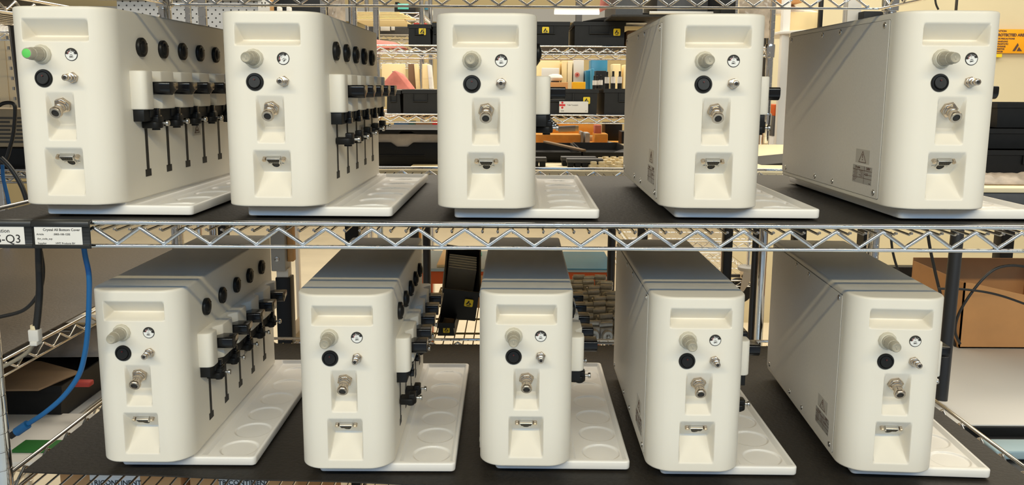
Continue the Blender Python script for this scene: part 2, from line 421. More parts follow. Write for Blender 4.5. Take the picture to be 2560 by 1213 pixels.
def make_unit():
    u = bpy.data.objects.new('dispensing_unit', None); C.objects.link(u); u.empty_display_size = .02
    body = link_mesh('body', body_mesh(), 'white_plastic', u, 60)
    tr = tray_mesh().build('base_tray', 'white_tray', u, 40)
    for x, y in ((-.03, .05), (.135, .05), (-.03, .43), (.135, .43)):
        MB().lathe([(.008, 0), (.009, .001), (.009, TZ0+.0004)], (x, y, 0), (0, 0, 1), 14).build('rubber_foot', 'rubber', tr)
    # side panel on the left flank
    sp = MB().prism(rrect(.0430, .4275, .0270, .2630, .002, 3), -W2+.0005, -W2-.0011, 'yz', 0).build('side_panel', 'panel_paint', u)
    MB().prism(rrect(.0424, .4281, .0264, .2636, .0025, 3), -W2+.0006, -W2-.0002, 'yz').build('panel_seam', 'seam', sp)
    for y, z in ((.4150, .2570), (.2720, .2570), (.2020, .2570), (.0565, .2565), (.4090, .0345), (.2695, .0340), (.1980, .0340), (.0560, .0345)):
        s_ = MB().lathe([(.0042, 0), (.0042, .0004), (.0036, .0011), (.0020, .0011), (.0019, .0003)], (-W2-.0011, y, z), (-1, 0, 0), 14)
        MBs = s_.build('panel_screw', 'steel', sp)
        MB().lathe([(.0021, 0), (.0021, .0002)], (-W2-.00125, y, z), (-1, 0, 0), 6).build('screw_socket', 'ink', sp)
    # warning sticker and rating plate
    px = -W2-.0011
    wl = MB().box(px-.0002, px+.0002, .0735, .1180, .0705, .0900).build('warning_sticker', 'sticker_grey', u)
    def tri(o, s1, s2, w_, h_, r_, n_=6):
        """outline triangle ring as prism pieces in the yz plane"""
        P_ = [(-w_/2, -h_/2), (w_/2, -h_/2), (0, h_/2)]; mb = MB()
        for a, b2 in zip(P_, P_[1:]+P_[:1]):
            mb.cyl((o[0], o[1]+a[0], o[2]+a[1]), (o[0], o[1]+b2[0], o[2]+b2[1]), r_, n_)
        return mb
    t_ = tri((px-.0002, .0955, .0798), 1, 1, .0235, .0155, .00042)
    t_.cyl((px-.0002, .0955, .0838), (px-.0002, .0955, .0782), .00075, 6, r2=.0005); t_.cyl((px-.0002, .0955, .0764), (px-.0002, .0955, .0752), .0007, 6)
    t_.build('warning_triangle', 'ink_brown', wl)
    pl = MB().box(px-.0002, px+.0002, .0630, .1250, .0425, .0672).build('rating_plate', 'sticker_dark', u)
    ln = MB()
    for (ya, yb, z) in ((.0630, .1250, .0612), (.0630, .1250, .0505), (.0630, .0875, .0560)): ln.box(px-.00035, px-.0001, ya, yb, z-.0003, z+.0003)
    ln.box(px-.00035, px-.0001, .0872, .0878, .0425, .0672)
    for i in range(5): ln.box(px-.00035, px-.0001, .109, .122-.002*(i % 2), .0600-.002*i, .0606-.002*i); ln.box(px-.00035, px-.0001, .091, .104-.003*(i % 3), .0600-.002*i, .0606-.002*i)
    for i in range(3): ln.box(px-.00035, px-.0001, .109+.003*i, .123, .0490-.002*i, .0496-.002*i)
    ln.box(px-.00035, px-.0001, .066, .071, .0440, .0450); ln.build('printed_lines', 'ink_brown', pl)
    fy = lambda y, z: frame((px-.0003, y, z), (0, -1, 0), (0, 0, 1))
    sq = lambda y, z, k: fy(y, z) @ Matrix.Diagonal((k, 1, 1, 1))
    text('lettering', 'Doyle', .0042, 'ink_brown', pl, sq(.109, .0643, 1.5), bold=.0001)
    text('lettering', 'CE', .0052, 'ink_brown', pl, sq(.080, .0562, 1.6))
    text('lettering', '24V', .0048, 'ink_brown', pl, sq(.075, .0643, 1.5), bold=.0002)
    # plugs along the right flank
    for c in CK:
        d = MB().lathe([(.0127, 0), (.0130, .001), (.0130, .0044), (.0120, .0054), (.0088, .0054), (.0080, .0064), (.0045, .0078), (.0008, .0082)], (W2, c, .2250), (1, 0, 0), 24)
        for a in (.5, 2.6, 4.7): d.cyl((W2+.005, c+.0105*math.cos(a), .2250+.0105*math.sin(a)), (W2+.0061, c+.0105*math.cos(a), .2250+.0105*math.sin(a)), .0011, 8)
        d.build('vent_plug', 'black_matte', u)
    # dispensing head: scalloped block, knobs, rail, latches, clamps, slots
    HX = .0855
    P_ = [(W2-.003, .0545)]+[(HX-.009+.009*math.sin(a), .0545+.009-.009*math.cos(a)) for a in np.linspace(0, PI/2, 7)]
    for c in CK: P_ += [(HX, c-.0105), (HX-.0105, c-.0065), (HX-.0105, c+.001), (HX, c+.0155)]
    P_ += [(HX, .388), (HX-.003, .392), (W2-.003, .392)]
    MB().prism(P_, .1413, .1932, 'xy', .0018, 2).build('head_block', 'white_plastic', u, 50)
    zk = .1697
    for c in CK:
        r = .0090
        pr = [(c-.0065, zk+.0090), (c-.0082, zk+.0082), (c-.0090, zk+.0062)]+[(c+r*math.cos(a), zk+r*math.sin(a)) for a in np.linspace(PI, 2*PI-.75, 16)]
        pr += [(c+.0098, zk-.0046), (c+.0135, zk-.0026), (c+.0180, zk-.0018), (c+.0198, zk-.0004), (c+.0200, zk+.0072), (c+.0184, zk+.0090)]
        MB().prism(pr, HX-.0115, .1072, 'yz', .0009, 2).build('knob', 'black_gloss', u)
    rl = MB().box(W2-.003, .0805, .058, .390, .1252, .1418, .0010)
    for c in CK: rl.box(.078, .0825, c-.016, c+.016, .1300, .1412, .0008)
    rl.build('needle_rail', 'black_matte', u)
    for c in CK:
        MB().box(.081, .0868, c-.0032, c+.0032, .1310, .1425, .0006).box(.081, .0878, c-.0066, c+.0066, .1255, .1335, .0008).build('latch', 'black_gloss', u)
    for c in CK:
        MB().box(W2-.001, W2+.0006, c-.0015, c+.0060, .057, .1260).box(W2-.001, W2+.0006, c-.0060, c+.0110, .0480, .0580).build('slot', 'ink', u)
    for c in CK:
        zt = .1250; o = (W2, c, zt)
        poly = [(W2+.0004, c-.0100), (.079, c-.0110)]+[(.0815+.0090*math.cos(a), c+.0115*math.sin(a)) for a in np.linspace(-1.3, 1.3, 12)]+[(.079, c+.0110), (W2+.0004, c+.0100)]
        poly2 = [(.0795, c-.0085), (.0880, c-.0085), (.0895, c-.006), (.0895, c+.006), (.0880, c+.0085), (.0795, c+.0085)]
        cl = MB().prism(poly, zt-.0098, zt-.0005, 'xy', .0016).prism(poly2, zt-.0015, zt+.0062, 'xy', .0010).box(W2+.001, .082, c-.009, c+.009, zt-.0008, zt-.0001).cyl((.0815, c, zt-.0125), (.0815, c, zt-.0090), .0055, 14).build('clamp', 'black_matte', u, origin=o)
        sc = MB().lathe([(.0020, 0), (.0020, .0050), (.0040, .0054), (.0042, .0060), (.0042, .0086), (.0036, .0092)], (.0895, c+.003, zt-.0030), (1, 0, 0), 14).build('thumb_screw', 'steel', cl, origin=o)
        sc.location = (0, 0, 0)
    hs = MB().box(W2, W2+.0004, .2540, .2860, .0950, .1150).build('hand_warning_sticker', 'sticker_grey', u)
    ht = tri((W2+.0005, .2700, .1055), 1, 1, .0175, .0135, .0005); ht.box(W2+.0003, W2+.0008, .2670, .2730, .1010, .1040).build('warning_triangle', 'ink_brown', hs)
    # front controls
    rx, rz_ = -.0176, .2117
    rg = MB().lathe([(.0116, 0), (.0122, .0008), (.0122, .0030), (.0114, .0040)], (rx, .0005, rz_), (0, -1, 0), 12).lathe([(.0112, .003), (.0108, .0052), (.0098, .0060), (.0096, .0060)], (rx, 0, rz_), (0, -1, 0), 28).build('regulator_nut', 'grey_nut', u)
    N = 48; pr = lambda k: (.0094 if (i_ // 2) % 2 == 0 else .0089)
    kb = MB(); b = bmesh.new(); rings = []
    for h, s in ((.005, .98), (.0085, .98), (.0090, .90), (.0230, .84), (.0234, .76), (.0300, .735), (.0318, .69)):
        rings.append([b.verts.new(((.0094 if (i % 4) < 3 or h > .0231 or h < .0088 else .0089)*s*math.cos(2*PI*i/N), (.0094 if (i % 4) < 3 or h > .0231 or h < .0088 else .0089)*s*math.sin(2*PI*i/N), h)) for i in range(N)])
    for a, c_ in zip(rings, rings[1:]):
        for i in range(N): b.faces.new((a[i], a[(i+1) % N], c_[(i+1) % N], c_[i]))
    b.faces.new(rings[0][::-1]); b.faces.new(rings[-1])
    q = Vector((0, -1, 0)).to_track_quat('Z', 'Y').to_matrix().to_4x4(); q.translation = (rx, 0, rz_); kb._add(b, q)
    kb.lathe([(.0060, .0310), (.0060, .0326), (.0055, .0329), (.0050, .0324)], (rx, 0, rz_), (0, -1, 0), 24)
    kb.box(rx-.0011, rx+.0011, -.0328, -.031, rz_-.0026, rz_+.0026, .0004, mtx=Matrix.Translation((rx, 0, rz_)) @ Matrix.Rotation(-.3, 4, 'Y') @ Matrix.Translation((-rx, 0, -rz_)))
    kb.build('regulator_knob', 'grey_knob', u)
    sx, sz = -.0176, .1818
    sw = MB().lathe([(.0114, 0), (.0114, .0012), (.0104, .0026), (.0086, .0028), (.0084, .0012)], (sx, .0003, sz), (0, -1, 0), 36).build('power_switch', 'black_matte', u)
    b2 = MB(); b2.lathe([(.0080, -.001), (.0080, .0022), (.0074, .0030)], (0, 0, 0), (0, -1, 0), 30)
    b2.bm.transform(Matrix.Translation((sx, -.0004, sz)) @ Matrix.Rotation(-.16, 4, 'X')); b2.build('rocker', 'black_matte', sw)
    rm = MB().lathe([(.0010, 0), (.0010, .0002), (.0006, .0002), (.0006, 0)], (sx, -.0040, sz+.0032), (0, -1, .16), 14).build('red_mark', 'red_mark', sw)
    gx, gz = .0199, .2117; go = (gx, 0, gz)
    ga = MB().lathe([(.0080, 0), (.0080, .0010), (.0074, .0014), (.0072, .0009)], (gx, .0004, gz), (0, -1, 0), 40).build('pressure_gauge', 'ink', u, origin=go)
    def sub(mb, n_, mt): o_ = mb.build(n_, mt, ga, origin=go); o_.location = (0, 0, 0); return o_
    sub(MB().lathe([(.0072, .0002), (.0072, .0007)], (gx, 0, gz), (0, -1, 0), 40), 'dial_face', 'dial_white')
    ring = circle(gx, gz, .0072, 24, .05, PI-.05)+circle(gx, gz, .0041, 24, PI-.05, .05)
    sub(MB().prism(ring, -.0009, -.0006, 'xz'), 'dial_band', 'ink')
    ring = circle(gx, gz, .0047, 8, PI*.62, PI-.12)+circle(gx, gz, .0040, 8, PI-.12, PI*.62)
    sub(MB().prism(ring, -.0010, -.0006, 'xz'), 'red_arc', 'dial_red')
    tk = MB()
    for a in (PI*.80, PI*.53, PI*.22):
        c_, s_ = math.cos(a), math.sin(a); tk.cyl((gx+.0042*c_, -.0009, gz+.0042*s_), (gx+.0062*c_, -.0009, gz+.0062*s_), .00022, 5)
    for i in range(9):
        a = PI*(.28+.055*i); tk.cyl((gx+.0050*math.cos(a), -.0009, gz+.0050*math.sin(a)), (gx+.0056*math.cos(a), -.0009, gz+.0056*math.sin(a)), .00012, 5)
    sub(tk, 'scale_marks', 'dial_white')
    for s_, dx, dz, sz_ in (('0.5', 0, .0026, .0018), ('0', -.0030, .0010, .0016), ('1', .0030, .0010, .0016), ('MPa', 0, -.0008, .0021)):
        text('dial_lettering', s_, sz_, 'ink', ga, Matrix.Translation(-Vector(go)) @ frame((gx+dx, -.0008, gz+dz), (1, 0, 0), (0, 0, 1)))
    text('dial_lettering', 'SMC', .0026, 'ink', ga, Matrix.Translation(-Vector(go)) @ frame((gx, -.0008, gz-.0031), (1, 0, 0), (0, 0, 1)), bold=.00008)
    fx, fz = .0199, .1828
    af = MB(); hexprism(af, (fx, 0, fz), (0, -1, 0), .0070, 0, .0042, .3)
    af.lathe([(.0054, .004), (.0056, .0075), (.0040, .0080), (.0038, .0112), (.0046, .0118), (.0046, .0135), (.0034, .0140), (.0034, .0170), (.0040, .0174), (.0040, .0196), (.0034, .0202), (.0020, .0202), (.0019, .0180)], (fx, 0, fz), (0, -1, 0), 24)
    afo = af.build('air_fitting', 'nickel', u); MB().lathe([(.0021, 0), (.0021, .0003)], (fx, -.0200, fz), (0, -1, 0), 16).build('bore', 'ink', afo)
    n1 = Vector((0, -.889, -.459)); o1 = Vector((.0006, .0082, .1490))
    hc = MB(); hexprism(hc, o1, n1, .0106, 0, .0058, .26)
    hc.lathe([(.0076, .005), (.0078, .0075), (.0066, .0082), (.0066, .0125), (.0060, .0130), (.0060, .0180), (.0076, .0184), (.0078, .0195), (.0078, .0225), (.0070, .0235), (.0046, .0235), (.0044, .0200)], o1, n1, 28)
    hco = hc.build('hose_connector', 'nickel', u); MB().lathe([(.0047, 0), (.0047, .0003)], o1+n1*.0222, n1, 20).build('bore', 'ink', hco)
    n2 = Vector((0, -.7247, -.689)); t2 = Vector((0, .689, -.7247)); o2 = Vector((.0006, .0102, .0832))
    fr = frame(o2, (1, 0, 0), -t2)
    D = [(-.0088, .0040), (.0088, .0040), (.0094, .0030), (.0078, -.0036), (.0068, -.0042), (-.0068, -.0042), (-.0078, -.0036), (-.0094, .0030)]
    dbp = MB().prism(D, -.001, .0058, 'xy', .0005, mtx=fr).build('serial_port', 'steel', u)
    MB().prism([(x*.87, y*.74) for x, y in D], .0050, .0061, 'xy', mtx=fr).build('port_insulator', 'ink', dbp)
    pin = MB()
    for i in range(5): p = fr @ Vector(((i-2)*.0027, .0012, .006)); pin.cyl(p, p+n2*.0004, .00045, 6)
    for i in range(4): p = fr @ Vector(((i-1.5)*.0027, -.0014, .006)); pin.cyl(p, p+n2*.0004, .00045, 6)
    pin.build('contacts', 'pc_gold', dbp)
    for s_ in (-1, 1):
        js = MB(); p = fr @ Vector((s_*.0127, 0, 0)); hexprism(js, p, n2, .0029, -.001, .0052); js.lathe([(.0013, 0), (.0013, .0003)], p+n2*.0052, n2, 10).build('jack_screw', 'nickel', dbp)
    p = fr @ Vector((0, -.0108, 0))
    dn = MB().lathe([(.0060, -.001), (.0060, .0018), (.0056, .0022), (.0050, .0022), (.0048, .0008)], p, n2, 24).build('round_socket', 'steel', u)
    MB().lathe([(.0048, 0), (.0048, .0012)], p, n2, 20).build('socket_insulator', 'ink', dn)
    pin = MB()
    for a in range(6): q_ = fr @ Vector((.0026*math.cos(a*1.05), -.0108+.0026*math.sin(a*1.05), .0012)); pin.cyl(q_, q_+n2*.0004, .00045, 6)
    pin.build('contacts', 'pc_gold', dn)
    for s_ in (-1, 1): MB().lathe([(.0016, -.0005), (.0017, .0006), (.0008, .0011)], fr @ Vector((s_*.0088, -.0118, 0)), n2, 12).build('socket_screw', 'steel', u)
    return u
UNITS = [  # x, y, yaw, row, clamp drops (front to rear), gauge turn, label
    (-0.5414, -0.0095, -0.0141, 0, (0, 0, 0, 0, 0), 0.00, 'white dispensing unit with a green dot on its grey knob, leftmost of the upper row'),
    (-0.2790, 0.0061, -0.0113, 0, (0.019, 0.019, 0.0175, 0.014, 0.0125), 0.75, 'white dispensing unit on the upper shelf with lowered clamps and tilted gauge, second from left'),
    (-0.0000, 0.0050, -0.0108, 0, (0, 0, 0, 0, 0), 0.05, 'white dispensing unit seen straight on in the middle of the upper row'),
    (0.2982, 0.0097, -0.0156, 0, (0, 0, 0, 0, 0), 0.00, 'white dispensing unit on the upper shelf, fourth from left, side panel a narrow strip'),
    (0.5919, -0.0112, 0.0066, 0, (0, 0, 0, 0, 0), 0.15, 'white dispensing unit on the upper shelf, far right, its screwed side panel in full view'),
    (-0.4900, 0.0427, -0.0002, 1, (0, 0, 0, 0, 0), -0.10, 'white dispensing unit on the lower shelf beside the hanging blue cable, five knobs showing'),
    (-0.1971, 0.0259, 0.0064, 1, (.033, .045, 0, 0, 0), 0.12, 'white dispensing unit on the lower shelf with two clamps dropped low, second from left'),
    (0.0558, 0.0371, -0.0076, 1, (0, 0, 0, 0, 0), 0.00, 'white dispensing unit seen straight on in the middle of the lower row'),
    (0.2941, 0.0229, -0.0094, 1, (.038, 0, 0, 0, 0), 0.15, 'white dispensing unit on the lower shelf, fourth from left, side panel seen as narrow strip'),
    (0.5684, 0.0250, -0.0595, 1, (0, 0, 0, 0, 0), 0.05, 'white dispensing unit on the lower shelf, far right, its side panel in full view'),
]
proto = make_unit(); units = []
for i, (x, y, a, row, drops, gt, lab) in enumerate(UNITS):
    u = proto if i == 0 else copy_tree(proto)
    u.location = (x, y, sag(x) if row == 0 else -.3767); u.rotation_euler = (0, 0, a)
    tag(u, lab, 'dispensing machine', 'white dispensing units on the rack')
    cl = sorted([c for c in u.children if c.name.split('.')[0] == 'clamp'], key=lambda c: c.location.y)
    for c, d in zip(cl, drops): c.location.z -= d
    for c in u.children:
        if c.name.startswith('pressure_gauge'): c.rotation_euler = (0, -gt, 0)
    units.append(u)
gd = MB().lathe([(.0052, 0), (.0056, .0010), (.0050, .0014)], (-.0176, -.0318, .2117), (0, -1, 0), 24).build('green_dot', 'green_dot')
for c in units[0].children:
    if c.name.startswith('regulator_knob'): gd.parent = c
gd['label'] = 'round green dot on the knob end'

# ------------------------------------------------------------------ shelf label holders (clip on the front rods)
def holder(x0, x1, label, lines, pm):
    h = MB(); zt, zb, y = .0082, -.0262, -.0510
    h.prism([(y, zb-.001), (y-.0016, zb-.001), (y-.0050, zb+.0035), (y-.0030, zb+.0048), (y-.0020, zt-.0085), (y-.0046, zt-.0072), (y-.0036, zt-.0008), (y+.003, zt+.0012), (y+.0075, zt-.0005), (y+.007, zt-.0022), (y+.003, zt-.0012), (y, zt-.004)], x0, x1, 'yz', .0002, 1)
    for i in range(5): h.box(x1-.0085, x1-.0003, y-.0031, y-.0018, zb+.0065+i*.0044, zb+.0069+i*.0044)
    o = h.build('shelf_label_holder', 'holder_black'); tag(o, label, 'label holder')
    p = MB().box(x0+.0035, x1-.0090, y-.0036, y-.0033, zb+.0040, zt-.0077).build('paper_label', pm, o)
    for s, dx, dz, sz, al, bo in lines:
        text('lettering', s, sz, 'ink', p, frame((x0+dx, y-.0038, zb+dz), (1, 0, 0), (0, 0, 1)), al, bo)
xa, xb, xc = -.655, -.5642, -.4922
holder(xb+.0003, xc, 'black clip label holder with white parts label on the front rod below the leftmost unit',
       [('Crystal All Bottom Cover', .0375, .0231, .0044, 'CENTER', .00003), ('Article', .0060, .0174, .0033, 'LEFT', 0), (':3003-100-125E', .0270, .0174, .0033, 'LEFT', .00003), ('Art_code_sup', .0065, .0117, .0033, 'LEFT', 0), ('Supplier', .0070, .0060, .0033, 'LEFT', 0), (':VMT Products BV', .0285, .0060, .0033, 'LEFT', 0)], 'paper')
holder(xa, xb, 'black clip label holder with large white location label at the left picture edge',
       [('Location', .0640, .0215, .0070, 'RIGHT', 0), ('S-Q3', .0775, .0110, .0150, 'RIGHT', .0)], 'paper')

# ------------------------------------------------------------------ shared builders
def sticker(parent, o, x, y, s=.03):
    """yellow ESD sticker: x,y = in-plane axes"""
    fr = frame(o, x, y)
    st = MB().prism(rrect(-s/2, s/2, -s/2, s/2, s*.14, 4), -.0003, .0006, 'xy', mtx=fr).build('warning_sticker', 'esd_yellow', parent)
    t = MB().prism([(-s*.34, -s*.20), (-s*.02, s*.36), (s*.10, s*.14), (-s*.16, -s*.20)], .0006, .0010, 'xy', mtx=fr)
    t.prism([(-s*.02, -s*.20), (s*.14, s*.06), (s*.34, -s*.20)], .0006, .0010, 'xy', mtx=fr)
    t.prism(rrect(-s*.22, s*.22, -s*.40, -s*.30, s*.03, 2), .0006, .0010, 'xy', mtx=fr)
    t.build('printed_symbol', 'ink', st); return st
def bin_(name, x0, x1, y0, y1, z0, z1, label, mtl='esd_black', st=None, ss=.03, group=None, rot=None, cut=True, cat='storage box'):
    """open-top tapered container with rim and a front handle recess"""
    cx, cy = (x0+x1)/2, (y0+y1)/2; hx, hy, h = (x1-x0)/2, (y1-y0)/2, z1-z0; b = bmesh.new(); k = .955; w_ = .004
    def ring(sx, sy, z): return [b.verts.new((a*sx, c*sy, z)) for a, c in ((-1, -1), (1, -1), (1, 1), (-1, 1))]
    R = [ring(hx*k, hy*k, 0), ring(hx-.004, hy-.004, h-.014), ring(hx, hy, h-.013), ring(hx, hy, h), ring(hx-w_, hy-w_, h), ring(hx*k-w_, hy*k-w_, .004)]
    b.faces.new(R[0][::-1])
    for p, q in zip(R, R[1:]):
        for i in range(4): b.faces.new((p[i], p[(i+1) % 4], q[(i+1) % 4], q[i]))
    b.faces.new(R[-1])
    mb = MB(); mb.bm = b
    if cut:
        mb.box(-hx*.38, hx*.38, -hy-.003, -hy+.004, h*.52, h*.56, .001).box(-hx*.40, -hx*.37, -hy-.003, -hy+.004, h*.52, h-.014).box(hx*.37, hx*.40, -hy-.003, -hy+.004, h*.52, h-.014)
    o = mb.build(name, mtl); o.location = (cx, cy, z0); tag(o, label, cat, group)
    if rot: o.rotation_euler = rot
    if st: sticker(o, (st[0]*hx, -hy*(k+(1-k)*st[1])-.0012, st[1]*h), (1, 0, 0), (0, 0, 1), ss)
    return o
def simple(mb, name, mtl, label, cat, group=None, kind=None): return tag(mb.build(name, mtl), label, cat, group, kind)
def pbox(px0, py0, px1, py1, Y, dep):
    a, b = pt(px0, max(py0, py1), Y), pt(px1, min(py0, py1), Y); return a.x, b.x, Y, Y+dep, a.z, b.z
def cable(path, r, name, mtl, label, cat='cable', k=8): return simple(MB().tube(catmull(path, k), r, 10), name, mtl, label, cat)

# ------------------------------------------------------------------ bench right behind the rack, with its things
ZB = -.010
bench = thing('workbench', (.1, 1.3, ZF), 'long white topped workbench directly behind the rack', 'workbench')
MB().box(-.80, 1.02, .785, 1.70, ZB-.026, ZB, .002).build('bench_top', 'white_parts', bench)
def leg(px, Y, parent, mt='dark_metal', w_=.026, ztop=ZB-.026, zl=None):
    x = pt(px, 700, Y).x
    lg = MB().box(x-w_, x+w_, Y-w_, Y+w_, ZF, ztop if zl is None else zl, .003).build('leg', mt, parent); return x, lg
x_, lg = leg(712, 1.30, bench, 'black_matte', .022, zl=pt(712, 690, 1.3).z)
zj = pt(712, 690, 1.3).z
MB().box(x_-.019, x_+.016, 1.282, 1.316, zj-.01, zj+.025, .002).build('leg_tube', 'white_paint', lg)
MB().box(x_-.030, x_+.012, 1.27, 1.33, zj+.020, ZB-.026, .003).box(x_-.06, x_+.03, 1.285, 1.315, ZB-.08, ZB-.026).build('leg_sleeve', 'grey_paint', lg)
MB().box(x_+.0125, x_+.030, 1.29, 1.32, zj+.045, ZB-.09, .002).build('side_block', 'wood_tan', lg)
MB().lathe([(.007, 0), (.007, .003), (.003, .004)], (x_-.012, 1.2705, pt(697, 648, 1.27).z), (0, -1, 0), 16).build('clamp_screw', 'steel', lg)
xr_, lg2 = leg(885, 1.32, bench, 'black_matte', .020)
MB().box(x_-.02, x_+.02, 1.31, 2.6, -.60, -.565).box(x_-.025, x_+.025, 1.31, 2.6, -.66, -.60).build('floor_rail', 'beige_case', bench)
leg(1990, 1.60, bench, 'black_matte', .02); leg(560, 1.60, bench, 'black_matte', .02)
adopt(bench)
# black case with a notched translucent lid
x0, x1, y0, y1, z0, z1 = pbox(935, 425, 1105, 357, .86, .26)
case = thing('storage_case', ((x0+x1)/2, y0, ZB), 'black plastic case with notched rim and clear lid behind the second unit', 'case')
cxm = (x0+x1)/2-.01
MB().prism([(x0, ZB+.001), (x1+.02, ZB+.001), (x1+.02, z1), (cxm+.022, z1), (cxm+.010, z1-.010), (cxm-.016, z1-.010), (cxm-.030, z1), (x0, z1)], y0, y1, 'xz', .002).box(x0+.012, cxm+.05, y0-.003, y0+.002, z1-.032, z1-.028, .001).build('case_body', 'black_matte', case)
MB().box(x0+.004, x1+.016, y0+.006, y1-.004, z1-.012, z1+.020, .002).build('inner_tray', 'clear_bag', case)
MB().prism([(x0-.002, z1+.020), (x0-.002, z1+.030), (x1+.022, z1+.030), (x1+.022, z1+.020), (cxm+.030, z1+.020), (cxm+.018, z1+.026), (cxm-.006, z1+.026), (cxm-.012, z1+.020)], y0-.001, y1, 'xz', .0015).build('case_lid', 'black_matte', case)
adopt(case)
# cream board beside it, black drip trays and parts
a, b_ = pt(1052, 408, 1.02), pt(1110, 408, 1.02)
simple(MB().box(a.x, b_.x+.02, .80, 1.05, ZB+.0005, ZB+.006, .001), 'cream_board', 'cream_board', 'flat cream board lying on the bench left of the middle unit', 'board')
o = bin_('parts_tray', pt(1300, 390, 1.0).x, pt(1452, 390, 1.0).x, .985, 1.34, ZB+.001, ZB+.026, 'shallow black tray on the bench just right of the middle unit', cut=False, mtl='esd_black', cat='tray')
o = bin_('parts_tray', pt(1456, 390, 1.0).x, pt(1590, 390, 1.0).x, .99, 1.36, ZB+.001, ZB+.026, 'shallow black tray on the bench behind the white plastic parts', cut=False, mtl='esd_black', cat='tray')
simple(MB().box(-.006, .006, -.17, .17, -.003, .003, .001, mtx=Matrix.Translation((pt(1408, 380, 1.15).x, 1.16, ZB+.0295)) @ Matrix.Rotation(.25, 4, 'Z')), 'wooden_strip', 'paper_tan', 'thin brown strip lying across the rims of the black trays', 'strip')
def block_row(px, py, Y, n, label, pit=.0165):
    p = pt(px, py, Y); t = thing('plug_strip', (p.x, Y, ZB+.0005), label, 'plug strip', 'black plug strips on the bench')
    MB().box(-.001, n*pit+.001, 0, .034, .0115, .021, .001).build('strip_bar', 'esd_grey', t)
    for k in range(n): MB().box(k*pit+.0015, (k+1)*pit-.0015, -.001, .034, 0, .0125, .001).build('plug', 'esd_black', t)
block_row(1418, 428, .84, 5, 'black plug strip lying nearest the rack edge beside white plastic parts')
block_row(1404, 415, .895, 5, 'black plug strip lying behind another like it on the bench')
block_row(1313, 415, .87, 3, 'short black plug strip half hidden behind the middle unit')
wp = []
def clip_mesh():
    return MB().box(-.020, .020, -.007, .007, 0, .009, .0012).box(-.016, -.004, -.006, .006, .009, .016, .001).box(.006, .016, -.006, .006, .009, .014, .001).cyl((0, -.010, .005), (0, .010, .005), .004, 10)
p0 = clip_mesh().build('plastic_clip', 'white_parts')
spots = [(1493+i*20+(j*9), 425-j*9, .84+j*.052) for j in range(5) for i in range(5)]
rr = random.Random(3)
for i, (px, py, Y) in enumerate(spots):
    c = p0 if i == 0 else p0.copy()
    if i: C.objects.link(c)
    q = pt(px, py, Y); lev = .0165 if rr.random() < .3 and i > 5 else 0
    c.location = (q.x, Y, ZB+.0005+lev); c.rotation_euler = (0, 0, rr.uniform(-.5, .5)+.3)
    tag(c, 'small white plastic clip in the loose heap on the bench', 'plastic clip', 'white plastic clips heaped on the bench')
simple(MB().hull([(-.03, -.02, 0), (.03, -.02, 0), (.035, .03, 0), (-.03, .03, 0), (.022, .02, .022), (-.005, .02, .014)], .002), 'plastic_scoop', 'dark_metal', 'grey wedge shaped scoop lying on the black tray', 'scoop').location = (pt(1548, 383, 1.1).x, 1.1, ZB+.006)
x0, x1, y0, y1, z0, z1 = pbox(1893, 412, 1955, 402, .95, .2)
simple(MB().prism([(x0+.01, ZB+.0005), (x1+.1, ZB+.0005), (x1+.1, ZB+.016)], y0, y1, 'xz', .001), 'dark_wedge', 'rubber', 'dark rubber wedge on the bench behind the fourth unit', 'wedge')

# ------------------------------------------------------------------ second wire rack (behind the bench)
YR0, YR1 = 1.75, 2.22
XB0, XB1 = pt(884, 60, YR0).x, pt(1921, 200, YR0).x
SH = [pt(1400, 116, YR0).z, pt(1400, 288, YR0).z]
rb = thing('wire_shelving_rack', ((XB0+XB1)/2, 2, ZF), 'second chrome wire rack behind the bench, holding the black boxes', 'rack')
for z in SH+[.75, -.9]: wire_shelf(rb, XB0, XB1, YR0, YR1, z, step=.03, pitch=.0586, px=.0, drop=.027, seg=8)
for x in (XB0, XB1):
    for y in (YR0, YR1): post(rb, x, y, ZF+.02, 1.1, collars=[SH[0]-.012, SH[1]-.012], n=12)
adopt(rb)
def onB(px0, px1, s, top, label, stp=None, dep=.3, **k):
    a, b_ = pt(px0, 100, YR0+.012).x, pt(px1, 100, YR0+.012).x; z0 = SH[s]-.003
    return bin_('storage_box', a, b_, YR0+.012, YR0+.012+dep, z0, pt(px0, top, YR0).z, label, st=stp, group='black boxes on the second rack', ss=.0235, **k)
onB(1019, 1078, 0, 60, 'black storage box with yellow sticker between the second and third upper units', (.25, .68))
onB(1080, 1096, 0, 56, 'narrow black box squeezed beside the sticker box left of the middle unit')
onB(1300, 1425, 0, 53, 'black storage box with yellow sticker just right of the middle upper unit', (.02, .66))
onB(1434, 1564, 0, 53, 'black storage box with yellow sticker and handle recess, next to the fourth upper unit', (.66, .60))
onB(1003, 1094, 1, 224, 'black storage box on the lower deck between second and middle units', dep=.3)
onB(962, 1000, 1, 226, 'small black box behind the knobs of the second upper unit', dep=.3)
lb = onB(1290, 1500, 1, 222, 'black storage box with white label card on the lower deck right of the middle unit', (.71, .58))
onB(1512, 1640, 1, 222, 'black storage box beside the fourth unit on the lower deck, without sticker')
a, b_ = pt(1398, 282, YR0), pt(1471, 254, YR0)
card = MB().box(a.x, b_.x, YR0+.005, YR0+.0065, a.z, b_.z, .0006).build('label_card', 'paper'); card.parent = lb; card.location = -Vector(lb.location)
cr = MB(); cx_, cz_ = pt(1406, 263, YR0).x, pt(1406, 263, YR0).z
